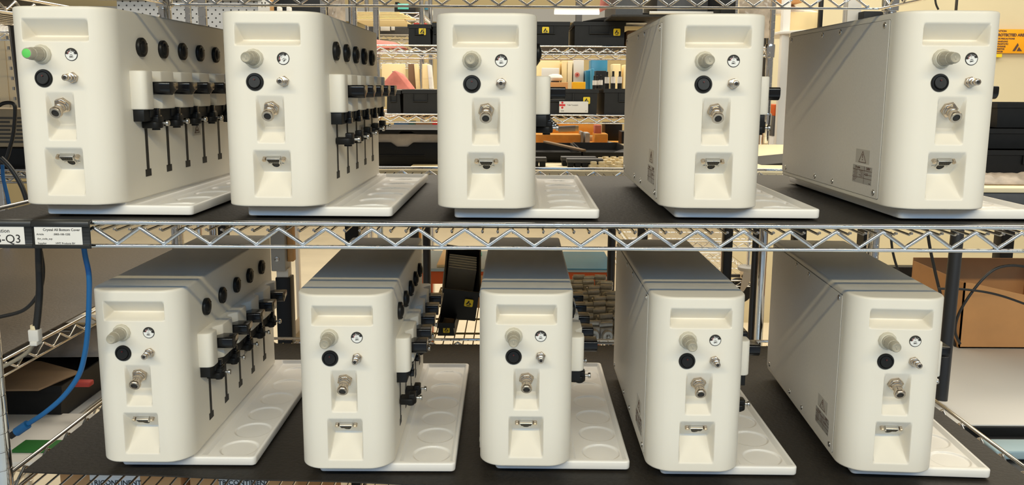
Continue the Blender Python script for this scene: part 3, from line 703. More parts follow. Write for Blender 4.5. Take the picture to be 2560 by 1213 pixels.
cr.box(cx_-.010, cx_+.010, YR0+.0040, YR0+.0048, cz_-.0033, cz_+.0033); cr.cyl((cx_, YR0+.0040, cz_+.0085), (cx_, YR0+.0048, cz_+.0085), .0038, 12); cr.cyl((cx_, YR0+.0040, cz_-.0085), (cx_, YR0+.0048, cz_-.0085), .0038, 12)
cr.build('red_symbol', 'red', card)
text('lettering', 'Tube Tweezers', .0060, 'ink', card, frame((pt(1432, 263, YR0).x, YR0+.0042, pt(1432, 263, YR0).z), (1, 0, 0), (0, 0, 1)))
text('lettering', '0100', .0050, 'ink', card, frame((pt(1406, 278, YR0).x, YR0+.0042, pt(1406, 277.5, YR0).z), (1, 0, 0), (0, 0, 1)))
text('lettering', '4', .0050, 'ink', card, frame((pt(1465, 278, YR0).x, YR0+.0042, pt(1465, 277.5, YR0).z), (1, 0, 0), (0, 0, 1)))
# brown leather bag and papers at the end of the upper deck
a = pt(1565, 80, 1.80); z0 = SH[0]-.003
simple(MB().prism([(a.x, z0), (a.x, z0+.052), (a.x+.004, z0+.060), (a.x+.06, z0+.062), (a.x+.09, z0+.045), (a.x+.09, z0)], 1.80, 2.0, 'xz', .004), 'leather_pouch', 'brown_leather', 'brown leather pouch at the end of the black boxes', 'pouch')
simple(MB().prism([(-.16, 0), (.22, .0), (.24, .012), (.05, .030), (-.10, .012)], -.12, .12, 'xz', .004), 'folded_mat', 'mat_black', 'black folded mat sagging over the storage boxes', 'mat').location = (pt(1560, 66, 1.95).x, 1.95, pt(1560, 62, 1.85).z+.010)
simple(MB().box(-.035, .035, -.05, .05, 0, .004, .001), 'paper_stack', 'paper', 'few white papers poking out beneath the folded black mat', 'papers').location = (pt(1588, 62, 1.80).x, 1.82, pt(1588, 61, 1.80).z)

# ------------------------------------------------------------------ third rack far left behind, with boards, pink foam and printer
YD = 3.1
XD0, XD1 = pt(878, 40, YD).x, pt(1054, 40, YD).x
rd = thing('wire_shelving_rack', ((XD0+XD1)/2, YD+.2, ZF), 'third chrome wire rack far back, carrying bundled boards and pink foam', 'rack')
for py in (32, 87, 152): wire_shelf(rd, XD0, XD1, YD, YD+.45, pt(950, py, YD).z, step=.04, drop=.028, seg=6)
for y in (YD, YD+.45):
    for x in (XD0, XD1): post(rd, x, y, ZF+.02, .9, n=10, grooves=False)
adopt(rd)
zD = [pt(950, py, YD).z for py in (32, 87, 152)]
for k in range(5):
    z = pt(950, 48-k*3.8, 2.75).z
    simple(MB().box(pt(884, 40, 2.75).x, pt(1000+9*(4-k) if k else 1037, 40, 2.75).x, 2.72+.004*k, 2.80+.004*k, z, z+.0044, .001), 'wooden_batten', 'cream_board', 'pale batten in the bundle of boards behind the second unit', 'batten', 'bundled pale battens')
bs = simple(MB().box(pt(884, 50, 2.7).x, pt(1010, 50, 2.7).x, 2.70, 3.09, pt(950, 49.5, 2.75).z-.006, pt(950, 49.5, 2.75).z-.001), 'support_board', 'cream_board', 'flat board carrying the bundle of pale battens', 'board')
x0, x1, y0, y1, z0, z1 = pbox(986, 28, 1038, 10, YD+.06, .2)
prn = thing('label_printer', ((x0+x1)/2, y0, zD[0]), 'black box-shaped printer with a cyan panel on the far rack top', 'printer')
MB().box(x0, x1, y0, y1, zD[0]+.002, z1, .003).box(x0+.004, x0+.022, y0, y1, z1, z1+.010, .002).build('printer_body', 'esd_black', prn)
a, b_ = pt(994, 23, YD+.05), pt(1021, 9, YD+.05)
MB().box(a.x, b_.x, y0-.004, y0+.002, a.z, b_.z, .001).build('front_panel', 'cyan', prn); adopt(prn)
simple(MB().hull([(-.09, -.05, 0), (.075, -.05, 0), (-.09, .1, 0), (.075, .1, 0), (-.09, 0, .034), (-.04, .02, .034), (-.09, .1, .03), (.03, 0, .024)], .004), 'pink_foam', 'pink', 'pink foam sheet behind the second upper unit, below the bundled battens', 'foam').location = (pt(962, 105, 1.9).x, 1.93, SH[0]-.003)
x0, x1, y0, y1, z0, z1 = pbox(1025, 58, 1052, 52, YD-.1, .1)
simple(MB().box(x0, x1+.01, YD+.05, YD+.2, z0, z1+.002, .003), 'red_bag', 'dull_red', 'red bag behind the chrome post on the far rack', 'bag')
x0, x1, y0, y1, z0, z1 = pbox(946, 75, 970, 63, YD-.05, .05)
eq = thing('test_instrument', ((x0+x1)/2, YD, z0), 'black instrument with white front buttons on the far rack', 'instrument')
MB().box(x0-.06, x1+.09, YD+.02, YD+.2, zD[1]+.002, z1+.02, .003).build('housing', 'esd_grey', eq); MB().box(x0, x1, YD+.012, YD+.022, z0, z1, .001).build('front_plate', 'white_paint', eq); MB().box(x1+.006, x1+.024, YD+.012, YD+.022, z0+.003, z1-.002, .001).build('button', 'white_paint', eq); adopt(eq)
# items standing on the second deck of rack two, behind the boxes
def stand(px0, py0, px1, py1, Y, d, name, mtl, label, cat, lean=0, bev=.002):
    x0, x1, y0, y1, z0, z1 = pbox(px0, py0, px1, py1, Y, d)
    return simple(MB().prism([(x0, z0), (x1, z0), (x1+lean, z1), (x0+lean, z1)], y0, y1, 'xz', bev), name, mtl, label, cat)
# ledge that carries them (a plain shelf board)
zl2 = pt(1000, 223, 2.5).z
lg_ = thing('high_side_table', (.1, 2.6, ZF), 'long narrow pale table behind the second rack carrying boxes and binders', 'table')
MB().box(pt(880, 200, 2.4).x, pt(1700, 200, 2.4).x, 2.36, 2.86, zl2-.02, zl2-.0005).build('table_top', 'white_paint', lg_)
for x in (pt(905, 200, 2.8).x, pt(1650, 200, 2.8).x): MB().box(x-.015, x+.015, 2.78, 2.81, ZF, zl2-.02).build('leg', 'white_paint', lg_)
adopt(lg_)
stand(955, 160, 1012, 222, 2.62, .02, 'cream_sheet', 'cream_board', 'big cream panel standing behind the pink cloth', 'panel')
stand(1021, 160, 1040, 222, 2.60, .02, 'framed_picture', 'brown_leather', 'dark brown framed print standing between cream panels', 'picture')
stand(1040, 160, 1050, 222, 2.58, .02, 'cream_sheet', 'cream_board', 'narrow cream panel leaning right of the dark print', 'panel', -.008)
stand(1056, 160, 1072, 222, 2.56, .05, 'cream_binder', 'cream_board', 'upright cream binder nearest the middle unit', 'binder')
stand(1073, 162, 1082, 222, 2.55, .05, 'pale_folder', 'white_paint', 'pale folder leaning against the cream binder', 'folder', -.008)
stand(981, 178, 988, 205, 2.5, .02, 'dark_bottle', 'esd_grey', 'dark slim bottle peeking over the pink cloth', 'bottle')
simple(MB().hull([(-.075, -.02, 0), (.06, -.02, 0), (.075, .06, 0), (-.06, .06, 0), (-.005, 0, .080), (.03, .02, .064), (.055, .0, .034), (-.03, .01, .05)], .003), 'pink_cloth', 'pink', 'crumpled pink cloth above the knobs of the second unit', 'cloth').location = (pt(990, 222, 2.40).x, 2.40, zl2)
stand(1342, 152, 1400, 222.5, 2.62, .12, 'cream_box', 'cream_board', 'cream carton right of the middle unit, behind the black knob', 'box')
stand(1354, 170, 1398, 222.5, 2.55, .04, 'paper_roll_box', 'white_paint', 'pale grey box before the cream carton', 'box')
pbw = pt(1388, 195, 2.5)
ap = thing('white_appliance', (pbw.x, 2.5, zl2), 'small white domed appliance behind the knob of the middle unit', 'appliance')
MB().lathe([(.020, .038), (.030, .044), (.033, .052), (.026, .064), (.010, .068)], (pbw.x, 2.5, zl2), (0, 0, 1), 24).build('dome', 'white_paint', ap); MB().lathe([(.028, .0), (.028, .020), (.018, .026), (.018, .040)], (pbw.x, 2.5, zl2), (0, 0, 1), 24).build('base', 'dark_metal', ap); adopt(ap)
stand(1376, 206, 1420, 223, 2.44, .1, 'brown_carton', 'cardboard', 'flat brown carton standing in front of the white appliance', 'carton')
stand(1404, 152, 1418, 222, 2.60, .15, 'cream_binder', 'cream_board', 'cream binder right of the domed appliance', 'binder')
stand(1418, 152, 1431, 222, 2.60, .15, 'cream_binder', 'white_parts', 'cream binder beside the box with the round red label', 'binder')
bx = thing('labelled_box', (pt(1446, 200, 2.6).x, 2.6, zl2), 'pale box with round red label above the yellow box', 'box')
x0, x1, y0, y1, z0, z1 = pbox(1433, 222, 1460, 150, 2.6, .15); MB().box(x0, x1, y0, y1, min(z0, z1), max(z0, z1), .002).build('carton', 'white_paint', bx)
pp = pt(1443, 187, 2.598); MB().cyl((pp.x, 2.596, pp.z), (pp.x, 2.600, pp.z), .0105, 20).build('round_label', 'pink', bx); MB().cyl((pp.x, 2.594, pp.z), (pp.x, 2.597, pp.z), .0040, 8).build('label_mark', 'dial_red', bx); adopt(bx)
stand(1432, 205, 1464, 223, 2.44, .08, 'yellow_box', 'yellow', 'yellow open box beside the flat brown carton', 'box')
stand(1464, 176, 1476, 223, 2.55, .15, 'blue_binder', 'blue_mat', 'dark blue binder right of the yellow box', 'binder')
stand(1477, 172, 1486, 223, 2.50, .15, 'light_blue_folder', 'light_blue', 'light blue folder between binder and black labelled boxes', 'folder')
stand(1477, 150, 1519, 222.5, 2.735, .12, 'blue_box', 'blue_mat', 'large blue box high behind the light blue folder', 'box')
stand(1490, 177, 1516, 222, 2.62, .1, 'black_box', 'esd_black', 'black upright box under the blue box', 'box')
for i, (px, py) in enumerate(((1486, 204), (1494, 204), (1502, 203), (1519, 194), (1533, 193), (1551, 193), (1573, 190))):
    q = pt(px, py, 2.42); bt = thing('dropper_bottle', (q.x, 2.42+.02*(i % 2), zl2), 'small black bottle with white label in the row left of the fourth unit', 'bottle', 'black labelled bottles')
    h = q.z-zl2+.012; r = .008 if i < 3 else .0095
    MB().lathe([(r, 0), (r, h*.8), (r*.5, h*.9), (r*.5, h+.012), (r*.3, h+.013)], (0, 0, 0), (0, 0, 1), 14).build('bottle_body', 'esd_black', bt)
    MB().cyl((0, 0, h*.45), (0, 0, h*.85), r*1.03, 14, cap=True).build('bottle_label', 'paper', bt)
for i, px in enumerate((1530, 1558)):
    stand(px, 160+2*i, px+22, 222.5, 2.62, .08, 'pale_jar', 'cream_board', 'pale jar standing above the black bottles, %s' % ('next to the blue box' if i == 0 else 'half hidden by the fourth unit'), 'jar', bev=.004)
# under the second deck of rack two: timber, roll, black boxes
zt = pt(1400, 366, 2.05).z
low = thing('low_side_table', (.1, 2.2, ZF), 'wooden table under the timber behind the black trays', 'table')
MB().box(pt(880, 360, 2).x, pt(1700, 360, 2).x, 1.90, 2.72, zt-.02, zt-.0005).build('table_top', 'orange_wood', low)
for x in (-.4, .5): MB().box(x-.015, x+.015, 2.66, 2.69, ZF, zt-.02).build('leg', 'orange_wood', low)
adopt(low)
stand(1335, 337, 1452, 366, 2.1, .1, 'timber_beam', 'orange_wood', 'long honey coloured timber beam behind the black trays', 'timber')
stand(1330, 308, 1500, 337, 2.35, .1, 'timber_beam', 'orange_wood', 'honey coloured timber plank higher up behind the roll', 'timber')
stand(1452, 330, 1459, 366, 2.09, .1, 'end_cap', 'grey_paint', 'grey end bracket at the end of the long timber beam', 'bracket')
stand(1463, 333, 1475, 366, 2.08, .1, 'slotted_bracket', 'pegboard', 'grey slotted bracket standing beside the end of the timber', 'bracket')
stand(1487, 335, 1520, 366, 2.12, .1, 'wooden_box', 'orange_wood', 'small wooden box left of the black boxes near the fourth unit', 'box')
stand(1487, 313, 1504, 335, 2.14, .06, 'pink_sheet', 'pink', 'pink sheet on top of the small wooden box', 'sheet')
a, b_ = pt(1396, 323, 2.05), pt(1446, 321, 2.05); rp = thing('film_roll', (a.x, 2.05, a.z), 'grey film roll with a cream end lying on the timber beam', 'roll')
MB().cyl(a, (b_.x-.012, b_.y, b_.z), .0115, 20).build('film', 'pegboard', rp); MB().cyl((b_.x-.012, b_.y, b_.z), b_, .0112, 20).build('core_end', 'white_parts', rp); adopt(rp)
stand(1512, 308, 1556, 352, 2.2, .12, 'black_box', 'esd_black', 'black box beneath the second deck left of the pink sticker', 'box')
pb = thing('black_box', (pt(1565, 360, 2.0).x, 2.0, zt), 'black box with a hot pink sticker beside the fourth upper unit', 'box')
x0, x1, y0, y1, z0, z1 = pbox(1554, 366, 1640, 330, 2.0, .1); MB().box(x0, x1, y0, y1, min(z0, z1), max(z0, z1), .002).build('box_body', 'esd_black', pb)
a, b_ = pt(1561, 358, 1.998), pt(1571, 342, 1.998); MB().box(a.x, b_.x, 1.996, 2.001, a.z, b_.z).build('pink_sticker', 'hot_pink', pb); adopt(pb)
simple(MB().prism([(pt(1518, 352, 1.9).x, pt(1518, 352, 1.9).z), (pt(1518, 362, 1.9).x, pt(1518, 366, 1.9).z), (pt(1600, 386, 1.9).x, pt(1600, 386, 1.9).z), (pt(1600, 374, 1.9).x, pt(1600, 374, 1.9).z)], 1.86, 1.90, 'xz', .001), 'ribbed_strip', 'white_paint', 'pale ribbed strip slanting behind the white plastic clips', 'strip')
stand(1024, 303, 1036, 335, 2.4, .06, 'teal_folder', 'teal', 'teal upright folder under the second deck left of the middle unit', 'folder')
stand(985, 305, 1022, 335, 2.5, .06, 'dark_blue_crate', 'cable_blue', 'dark blue crate beneath the second deck', 'crate')
stand(1036, 308, 1080, 335, 2.6, .06, 'tan_carton', 'paper_tan', 'tan carton behind the black case lid', 'carton')
stand(1081, 303, 1098, 335, 2.4, .06, 'red_box', 'red', 'red box glimpsed left of the middle unit', 'box')

# ------------------------------------------------------------------ upper far background
x0, x1, y0, y1, z0, z1 = pbox(1386, 36, 1498, 26, 6.0, .06)
lt = thing('ceiling_light', ((x0+x1)/2, 6.0, z1), 'long lit tube lamp above the black boxes in the distance', 'lamp')
MB().cyl((x0, 6.0, (z0+z1)/2), (x1, 6.0, (z0+z1)/2), (z1-z0)/2, 16).build('tube', 'lamp_tube', lt); MB().box(x0, x1, 5.99, 6.07, z1, z1+.02).build('lamp_housing', 'white_paint', lt); adopt(lt)
MB_ = thing('wall_lamp', tuple(pt(1068, 20, 7.80)), 'small dark lamp with a bluish bulb on the far wall', 'lamp')
MB().lathe([(.020, .07), (.028, .045), (.050, 0)], (0, .01, 0), (0, 0, 1), 16).build('shade', 'grey_paint', MB_); MB().lathe([(.028, -.018), (.032, 0), (.014, .014)], (0, 0, 0), (0, 0, 1), 14).build('bulb', 'light_blue', MB_)
simple(MB().box(*pbox(1440, 66, 1456, 0, 7.0, .1), 0), 'dark_column', 'esd_grey', 'dark narrow column on the far wall above the storage boxes', 'column')
# black bins and rail on the high rack behind the fourth unit
zz = pt(1600, 36, 1.6).z
hb = bin_('storage_box', pt(1538, 20, 1.62).x, pt(1610, 20, 1.62).x, 1.62, 1.95, zz, zz+.16, 'tall black box at the top edge left of the fourth unit', mtl='esd_grey', cut=False)
hb2 = bin_('storage_box', pt(1640, 20, 1.66).x, pt(1800, 20, 1.66).x, 1.66, 1.95, zz+.012, zz+.16, 'wide grey black box with handle slot above the fourth unit', mtl='esd_grey', cut=True)
simple(MB().box(pt(1530, 20, 1.6).x, pt(1850, 20, 1.6).x, 1.60, 1.98, zz-.008, zz-.0005, .001), 'black_shelf_mat', 'mat_black', 'black mat below the two boxes above the fourth unit', 'mat')
simple(MB().cyl((pt(1625, 30, 1.58).x, 1.59, pt(1625, 31, 1.58).z), (pt(1800, 32, 1.58).x, 1.59, pt(1800, 32, 1.58).z), .0045, 14), 'white_tube', 'white_paint', 'white tube lying along the mat edge above the fourth unit', 'tube')
simple(MB().hull([(-.004, -.004, 0), (.03, 0, .07), (.02, 0, .10), (.0, 0, .05), (.034, .01, .02), (0, .01, .02)], .003), 'pink_bag', 'pink', 'pink bag at the top edge by the lit tube lamp', 'bag').location = tuple(pt(1500, 34, 1.75))
simple(MB().box(*pbox(1800, 40, 1842, -40, 1.5, .2), .003), 'black_box', 'esd_black', 'black box at the top edge behind the right end of the fourth unit', 'box')
# brown plastic bag (right) and (left)
def bag(px0, px1, py0, py1, Y, label):
    a, b_ = pt(px0, py1, Y), pt(px1, py0, Y); n = 14; b = bmesh.new(); g = []
    r_ = random.Random(int(px0))
    for i in range(n+1):
        g.append([b.verts.new((a.x+(b_.x-a.x)*i/n, Y-.02*math.sin(PI*i/n)*math.sin(PI*min(1, j/n+.2))+r_.uniform(-.004, .004), a.z+(b_.z-a.z)*j/n)) for j in range(n+1)])
    for i in range(n):
        for j in range(n): b.faces.new((g[i][j], g[i+1][j], g[i+1][j+1], g[i][j+1]))
    r = bmesh.ops.solidify(b, geom=b.faces[:], thickness=.02)
    m_ = MB(); m_.bm = b; return simple(m_, 'plastic_bag', 'clear_bag', label, 'bag')
bag(1844, 1928, -20, 95, 1.70, 'brownish clear plastic bag hanging behind the fourth upper unit')
bag(822, 862, -20, 80, 1.70, 'brownish clear plastic bag hanging behind the second upper unit')
simple(MB().box(*pbox(1908, 250, 1922, 55, 1.9, .03), .002), 'black_slab', 'esd_black', 'black upright panel between bag and chrome post', 'panel')
simple(MB().box(*pbox(1894, 400, 1912, 120, 2.3, .03), .002), 'grey_upright', 'paper_tan', 'tan upright strip left of the chrome post behind the fourth unit', 'upright')
cable([pt(1936, -10, 1.9), pt(1931, 40, 1.9), pt(1922, 120, 1.9), pt(1918, 220, 1.9), pt(1912, 330, 1.9), pt(1915, 420, 1.9)], .006, 'black_cable', 'cable_black', 'thick black cable hanging down beside the chrome post')
# pegboard on the left and neighbours
YP = 3.3
x0, x1, y0, y1, z0, z1 = pbox(300, 130, 652, -30, YP, .02)
pg = MB(); pg.box(x0, x1, y0, y1, z0, z1)
pgo = thing('pegboard', ((x0+x1)/2, YP, z0), 'grey perforated pegboard panel behind the first two upper units', 'pegboard')
pg.build('board', 'pegboard', pgo)
hl = MB(); hp = 18.4*(YP+1.16)/F
for i in range(int((x1-x0)/hp*2)+1):
    for j in range(0, 14):
        if (i+j) % 2: continue
        x, z = x0+.01+i*hp/2, z1-.01-j*hp/2*1.02
        if z < z0: continue
        hl.cyl((x, YP-.0010, z), (x, YP-.0002, z), .0042, 8)
ho = hl.build('perforation', 'ink', pgo); MB().box(x0-.1, x1+.01, YP-.03, YP+.02, pt(500, 2, YP).z, z1+.05, .003).build('top_rail', 'grey_paint', pgo); adopt(pgo); ho['kind'] = 'stuff'
x0, x1, y0, y1, z0, z1 = pbox(648, 90, 672, -30, YP-.02, .03)
hp_ = thing('column_sign', ((x0+x1)/2, YP, z0), 'pale grey upright marked with a black letter H beside the pegboard', 'upright')
MB().box(x0, x1, y0, y1, z0, z1).build('upright', 'white_paint', hp_); MB().box(x1, x1+.035, y0+.01, y1+.02, z0, z1).build('tan_edge', 'wood_tan', hp_)
q = pt(659, 12, YP-.022); text('lettering', 'H', .034, 'ink', hp_, frame((q.x, YP-.0215, q.z), (1, 0, 0), (0, 0, 1)), bold=.001); adopt(hp_)
simple(MB().box(*pbox(686, 60, 803, -30, 2.9, .3), .004), 'black_cabinet', 'esd_black', 'black cabinet at the top edge behind the second upper unit', 'cabinet')
for i, px in enumerate((692, 716)): simple(MB().box(pt(px, 30, 2.6).x, pt(px+10, 30, 2.6).x, 2.6, 2.63, ZF, pt(px, 17, 2.6).z, .003), 'white_post', 'white_paint', 'white post poking up over the second unit, %s' % ('nearer the letter H' if i == 0 else 'nearer the chrome post'), 'post')
rx_ = thing('chrome_upright', tuple(pt(810, 80, 2.2)), 'chrome post rising behind the second unit beside the black cabinet', 'post')
post(rx_, 0, 0, -.6, .7, n=12); rx2 = thing('chrome_upright', tuple(pt(472, 60, 2.4)), 'chrome post in front of the pegboard behind the first unit', 'post'); post(rx2, 0, 0, -.9, .8, n=12)
# ------------------------------------------------------------------ left neighbour rack (parallel, further left)
XE = -.86
le = thing('wire_shelving_rack', (XE-.3, .7, ZF), 'neighbouring chrome wire rack at the left picture edge', 'rack')
zE = [-.305, .33, -.507]
for z in zE: wire_shelf(le, XE-.62, XE, -.25, 1.36, z, step=.03, drop=.028, seg=8)
wire_shelf(le, XE-.62, XE, .88, 1.02, pt(40, 425, .88).z, step=.03, drop=.030, seg=8)
for x, y in ((XE-.62, -.25), (XE, 1.36), (XE-.62, 1.36), (XE-.62, 1.02)): post(le, x, y, ZF+.02, 1.0, n=12)
adopt(le)
simple(MB().box(XE-.60, XE-.012, -.23, 1.34, -.303, -.300, .001), 'shelf_mat', 'mat_brown', 'dark brown mat on the neighbouring rack behind the hanging cables', 'mat')
simple(MB().box(XE-.60, XE-.012, -.23, 1.0, .332, .335, .001), 'shelf_mat', 'mat_black', 'black mat on the neighbouring rack above the leftmost unit', 'mat')
yb_ = ptz(60, 1052, -.498).y
bx_ = bin_('storage_box', XE-.50, XE-.01, yb_, yb_+.42, -.4975, -.425, 'big black box on the low shelf of the neighbouring rack', cut=False)
simple(MB().hull([(-.24, -.06, 0), (.05, -.05, 0), (.085, .04, .004), (-.03, .10, .006), (-.24, .07, .006), (-.24, -.06, .004), (.05, -.05, .004), (.085, .04, .008), (-.03, .10, .010), (-.24, .07, .010)], .0008), 'tan_cardboard_sheet', 'paper_tan', 'tan cardboard sheet lying over the big black box at left', 'cardboard').location = ptz(70, 955, -.4245)
simple(MB().box(-.018, .018, -.010, .010, 0, .011, .003), 'red_tool', 'dull_red', 'red handled tool on the big black box behind the blue cable', 'tool').location = ptz(208, 965, -.4245)
simple(MB().hull([(-.15, -.05, 0), (.1, -.04, 0), (.15, .05, 0), (-.1, .06, 0), (-.05, 0, .07), (.08, .02, .05), (.0, .05, .055)], .006), 'plastic_bag', 'clear_bag', 'crumpled clear bag on the big black box under the zigzag rail', 'bag').location = ptz(190, 880, -.4245)
simple(MB().box(XE-.5, XE-.004, -.2, 1.3, -.506, -.499, .001), 'grey_board', 'pegboard', 'pale board under the big black box on the neighbouring rack', 'board')
simple(MB().box(-.036, .036, -.022, .022, 0, .006, .001), 'circuit_board', 'green', 'green circuit board below the blue cable plug', 'circuit board').location = ptz(96, 1120, -.488)
simple(MB().box(-.28, .16, -.10, .12, -.010, -.0005, .001), 'pale_carton', 'paper', 'pale carton flap under the green circuit board', 'carton').location = ptz(40, 1095, -.488)
# computer with slotted front and black strut on the left
YC = .90
xm0, xm1 = pt(-60, 300, YC).x, pt(66, 300, YC).x
pc = thing('vented_case', ((xm0+xm1)/2, YC, -.30), 'beige case with dark slotted front behind the left edge of the leftmost unit', 'computer case')
zt_, zb_ = pt(30, 272, YC).z, pt(30, 368, YC).z
MB().box(xm0, xm1+.02, YC, YC+.10, zb_, zt_, .004).build('case_shell', 'beige_case', pc)
vs = MB()
for k in range(7):
    z = zt_-.022-k*(zt_-zb_-.03)/6.5
    vs.box(xm0+.01, xm1+.01-(.05 if k in (1, 3) else 0), YC-.001, YC+.002, z-.0025, z+.0025)
    if k in (1, 3): vs.box(xm1-.025, xm1+.010, YC-.001, YC+.002, z-.0025, z+.0025)
vs.build('vent_slots', 'seam', pc); adopt(pc)
simple(MB().box(xm0, xm1+.02, YC, YC+.10, pt(40, 425, .88).z-.003, zb_-.001, .003), 'black_plinth', 'black_matte', 'black unit beneath the beige slotted case', 'box')
a, b_ = pt(-60, 275, 1.5), pt(50, 55, 1.5)
simple(MB().box(a.x, b_.x, 1.5, 1.8, a.z-.2, b_.z, .004).box(a.x, pt(12, 100, 1.5).x, 1.497, 1.5, a.z, b_.z), 'beige_locker', 'beige_case', 'tall beige locker behind the leftmost unit at the picture edge', 'locker')
st_ = thing('slotted_strut', tuple(pt(30, 48, 1.02)), 'black slotted strut running down beside the leftmost unit', 'strut')
sl = MB(); p1 = pt(30, 48, 1.02); p2 = pt(62, 300, 1.02)
sl.cyl((0, 0, 0), p2-p1, .012, 4); sl.build('strut_bar', 'dark_metal', st_)
ss_ = MB()
for k in range(8): q = (p2-p1)*(.2+k*.1); ss_.box(q.x-.014, q.x-.009, q.y-.0125, q.y-.010, q.z, q.z+.008)
ss_.build('slot_tabs', 'steel', st_)
cable([pt(-12, 270, .6), pt(10, 258, .6), pt(32, 259, .6), pt(38, 275, .6), pt(34, 330, .6), pt(26, 365, .6), pt(14, 400, .6), pt(-10, 418, .6)], .0038, 'black_cable', 'cable_black', 'black cable looping beside the leftmost upper unit')
cable([pt(2, 395, .55), pt(22, 415, .55), pt(40, 440, .55), pt(56, 470, .55), pt(68, 505, .55)], .0048, 'black_cable', 'cable_black', 'thick black cable running down behind the leftmost unit to the mat')
cable([pt(6, 412, .58), pt(8, 445, .58), pt(16, 480, .58), pt(24, 515, .58)], .0036, 'blue_cable', 'cable_blue', 'short dark blue cable hanging by the black one at the left edge')
# hanging cables at lower left
cable([pt(207, 600, .02), pt(213, 640, .02), pt(222, 685, .02), pt(223, 740, .02), pt(219, 830, .02), pt(211, 890, .02), pt(196, 940, .02), pt(160, 990, .02), pt(115, 1030, .02), pt(70, 1060, .02)], .0035, 'network_cable', 'cable_blue', 'bright blue cable hanging from the front rod down to the lower left', k=10)
pl_ = thing('cable_plug', tuple(pt(55, 1071, .02)), 'blue moulded plug at the end of the hanging blue cable', 'plug')
d_ = (pt(35, 1084, .02)-pt(70, 1060, .02)).normalized(); MB().cyl(-d_*.010, d_*.010, .0062, 12).build('plug_body', 'cable_blue', pl_); MB().cyl(d_*.010, d_*.022, .0045, 4).build('plug_tip', 'black_matte', pl_)
cable([pt(96, 600, .10), pt(97, 650, .10), pt(99, 720, .10), pt(95, 780, .10), pt(90, 822, .10)], .0050, 'black_cable', 'cable_black', 'straight black cable hanging below the label holder')
q = pt(88, 836, .10); cn = thing('cable_connector', tuple(q), 'white plastic connector at the end of the straight black cable', 'connector')
MB().box(-.0075, .0075, -.006, .006, -.010, .008, .0015).box(-.0055, .0055, -.0075, .0075, -.016, -.009, .0015).build('connector_body', 'white_paint', cn); MB().cyl((0, 0, .008), (0, 0, .014), .0058, 12).build('collar', 'white_parts', cn)
cable([pt(90, 850, .11), pt(70, 880, .12), pt(35, 903, .13), pt(-10, 925, .14)], .0030, 'grey_cable', 'cable_grey', 'pale grey cable leaving the white connector toward the left edge')
cable([pt(102, 628, .3), pt(108, 680, .3), pt(98, 730, .3), pt(60, 775, .3), pt(-10, 795, .3)], .0032, 'black_cable', 'cable_black', 'thin black cable arching behind the straight hanging one')

# ------------------------------------------------------------------ lower level background
# low wire rack with tilted boxes and motors
YL0, YL1 = .86, 1.45
XL0, XL1 = pt(1050, 800, YL0).x, pt(1600, 800, YL0).x
ZL = pt(1500, 848, .93).z
rl_ = thing('low_wire_cart', ((XL0+XL1)/2, 1.1, ZF), 'low wire cart behind the rack carrying tilted boxes and motors', 'cart')
wire_shelf(rl_, XL0, XL1, YL0, YL1, ZL, step=.025, rr=.003, drop=.028, seg=8, mtl='pc_gold')
for x, y in ((pt(1068, 750, YL1).x, YL1), (pt(1066, 700, YL0+.3).x-.02, YL0+.2), (XL1, YL0), (XL1, YL1)): post(rl_, x, y, ZF+.02, -.03, .0125, 'dark_metal', grooves=False, n=12)
adopt(rl_)
simple(MB().box(pt(1425, 850, YL0).x, XL1-.01, YL0+.012, YL1-.01, ZL+.004, ZL+.008, .001), 'motor_board', 'white_paint', 'pale board under the rows of motors between middle and fourth lower units', 'board')
t1 = bin_('storage_box', pt(1092, 800, 1.0).x, pt(1186, 800, 1.0).x, 1.0, 1.24, ZL+.060, ZL+.150, 'black storage box with yellow sticker tilted between second and middle lower units', st=(.45, .62), ss=.022, rot=(.30, .14, .08), cut=False)
x0, x1 = pt(1092, 800, .93).x, pt(1137, 800, .93).x
bin_('storage_box', x0, x1, .93, 1.25, ZL+.004, pt(1100, 808, .93).z, 'small black storage box with yellow sticker under the tilted box', st=(.05, .5), ss=.0165, cut=False)
dv = MB()
for k in range(6): dv.box(-.038, .038, .012+.014*k, .015+.014*k, .006, .080)
dv.build('divider', 'grey_paint', t1)
simple(MB().box(-.05, .05, -.12, .12, 0, .04, .003), 'brown_carton', 'cardboard', 'brown carton on the low cart behind the tilted box', 'carton').location = (pt(1170, 810, 1.3).x, 1.32, ZL+.004)
def motor_proto():
    t = bpy.data.objects.new('motor', None); C.objects.link(t); t.empty_display_size = .02
    MB().box(-.016, .016, 0, .030, 0, .034, .003).build('motor_housing', 'motor_steel', t)
    MB().lathe([(.0145, 0), (.0145, .006), (.0120, .009), (.0060, .009), (.0050, .006)], (0, 0, .016), (0, -1, 0), 24).lathe([(.0028, .004), (.0028, .014)], (0, 0, .016), (0, -1, 0), 10).build('end_disc', 'motor_steel', t)
    MB().cyl((-.017, .012, .040), (.017, .012, .040), .0065, 12).build('gear_cylinder', 'motor_steel', t); MB().box(-.019, .019, .018, .026, .030, .040, .002).build('terminal_bracket', 'steel', t)
    return t
mp = motor_proto(); k_ = 0
for j in range(9):
    for i in range(4):
        m_ = mp if k_ == 0 else copy_tree(mp); k_ += 1
        Y = .875+j*.062; q = pt(1440+i*41, 800, .875)
        m_.location = (q.x+.004*((j*7+i*3) % 5-2), Y, ZL+.009); m_.rotation_euler = (0, 0, .12*((j*5+i*2) % 5-2)); m_.scale = (1.0, 1.0, 1.05+.08*((i+j) % 2))
        tag(m_, 'small steel motor in the rows between the middle and fourth lower units', 'motor', 'steel motors on the low cart')
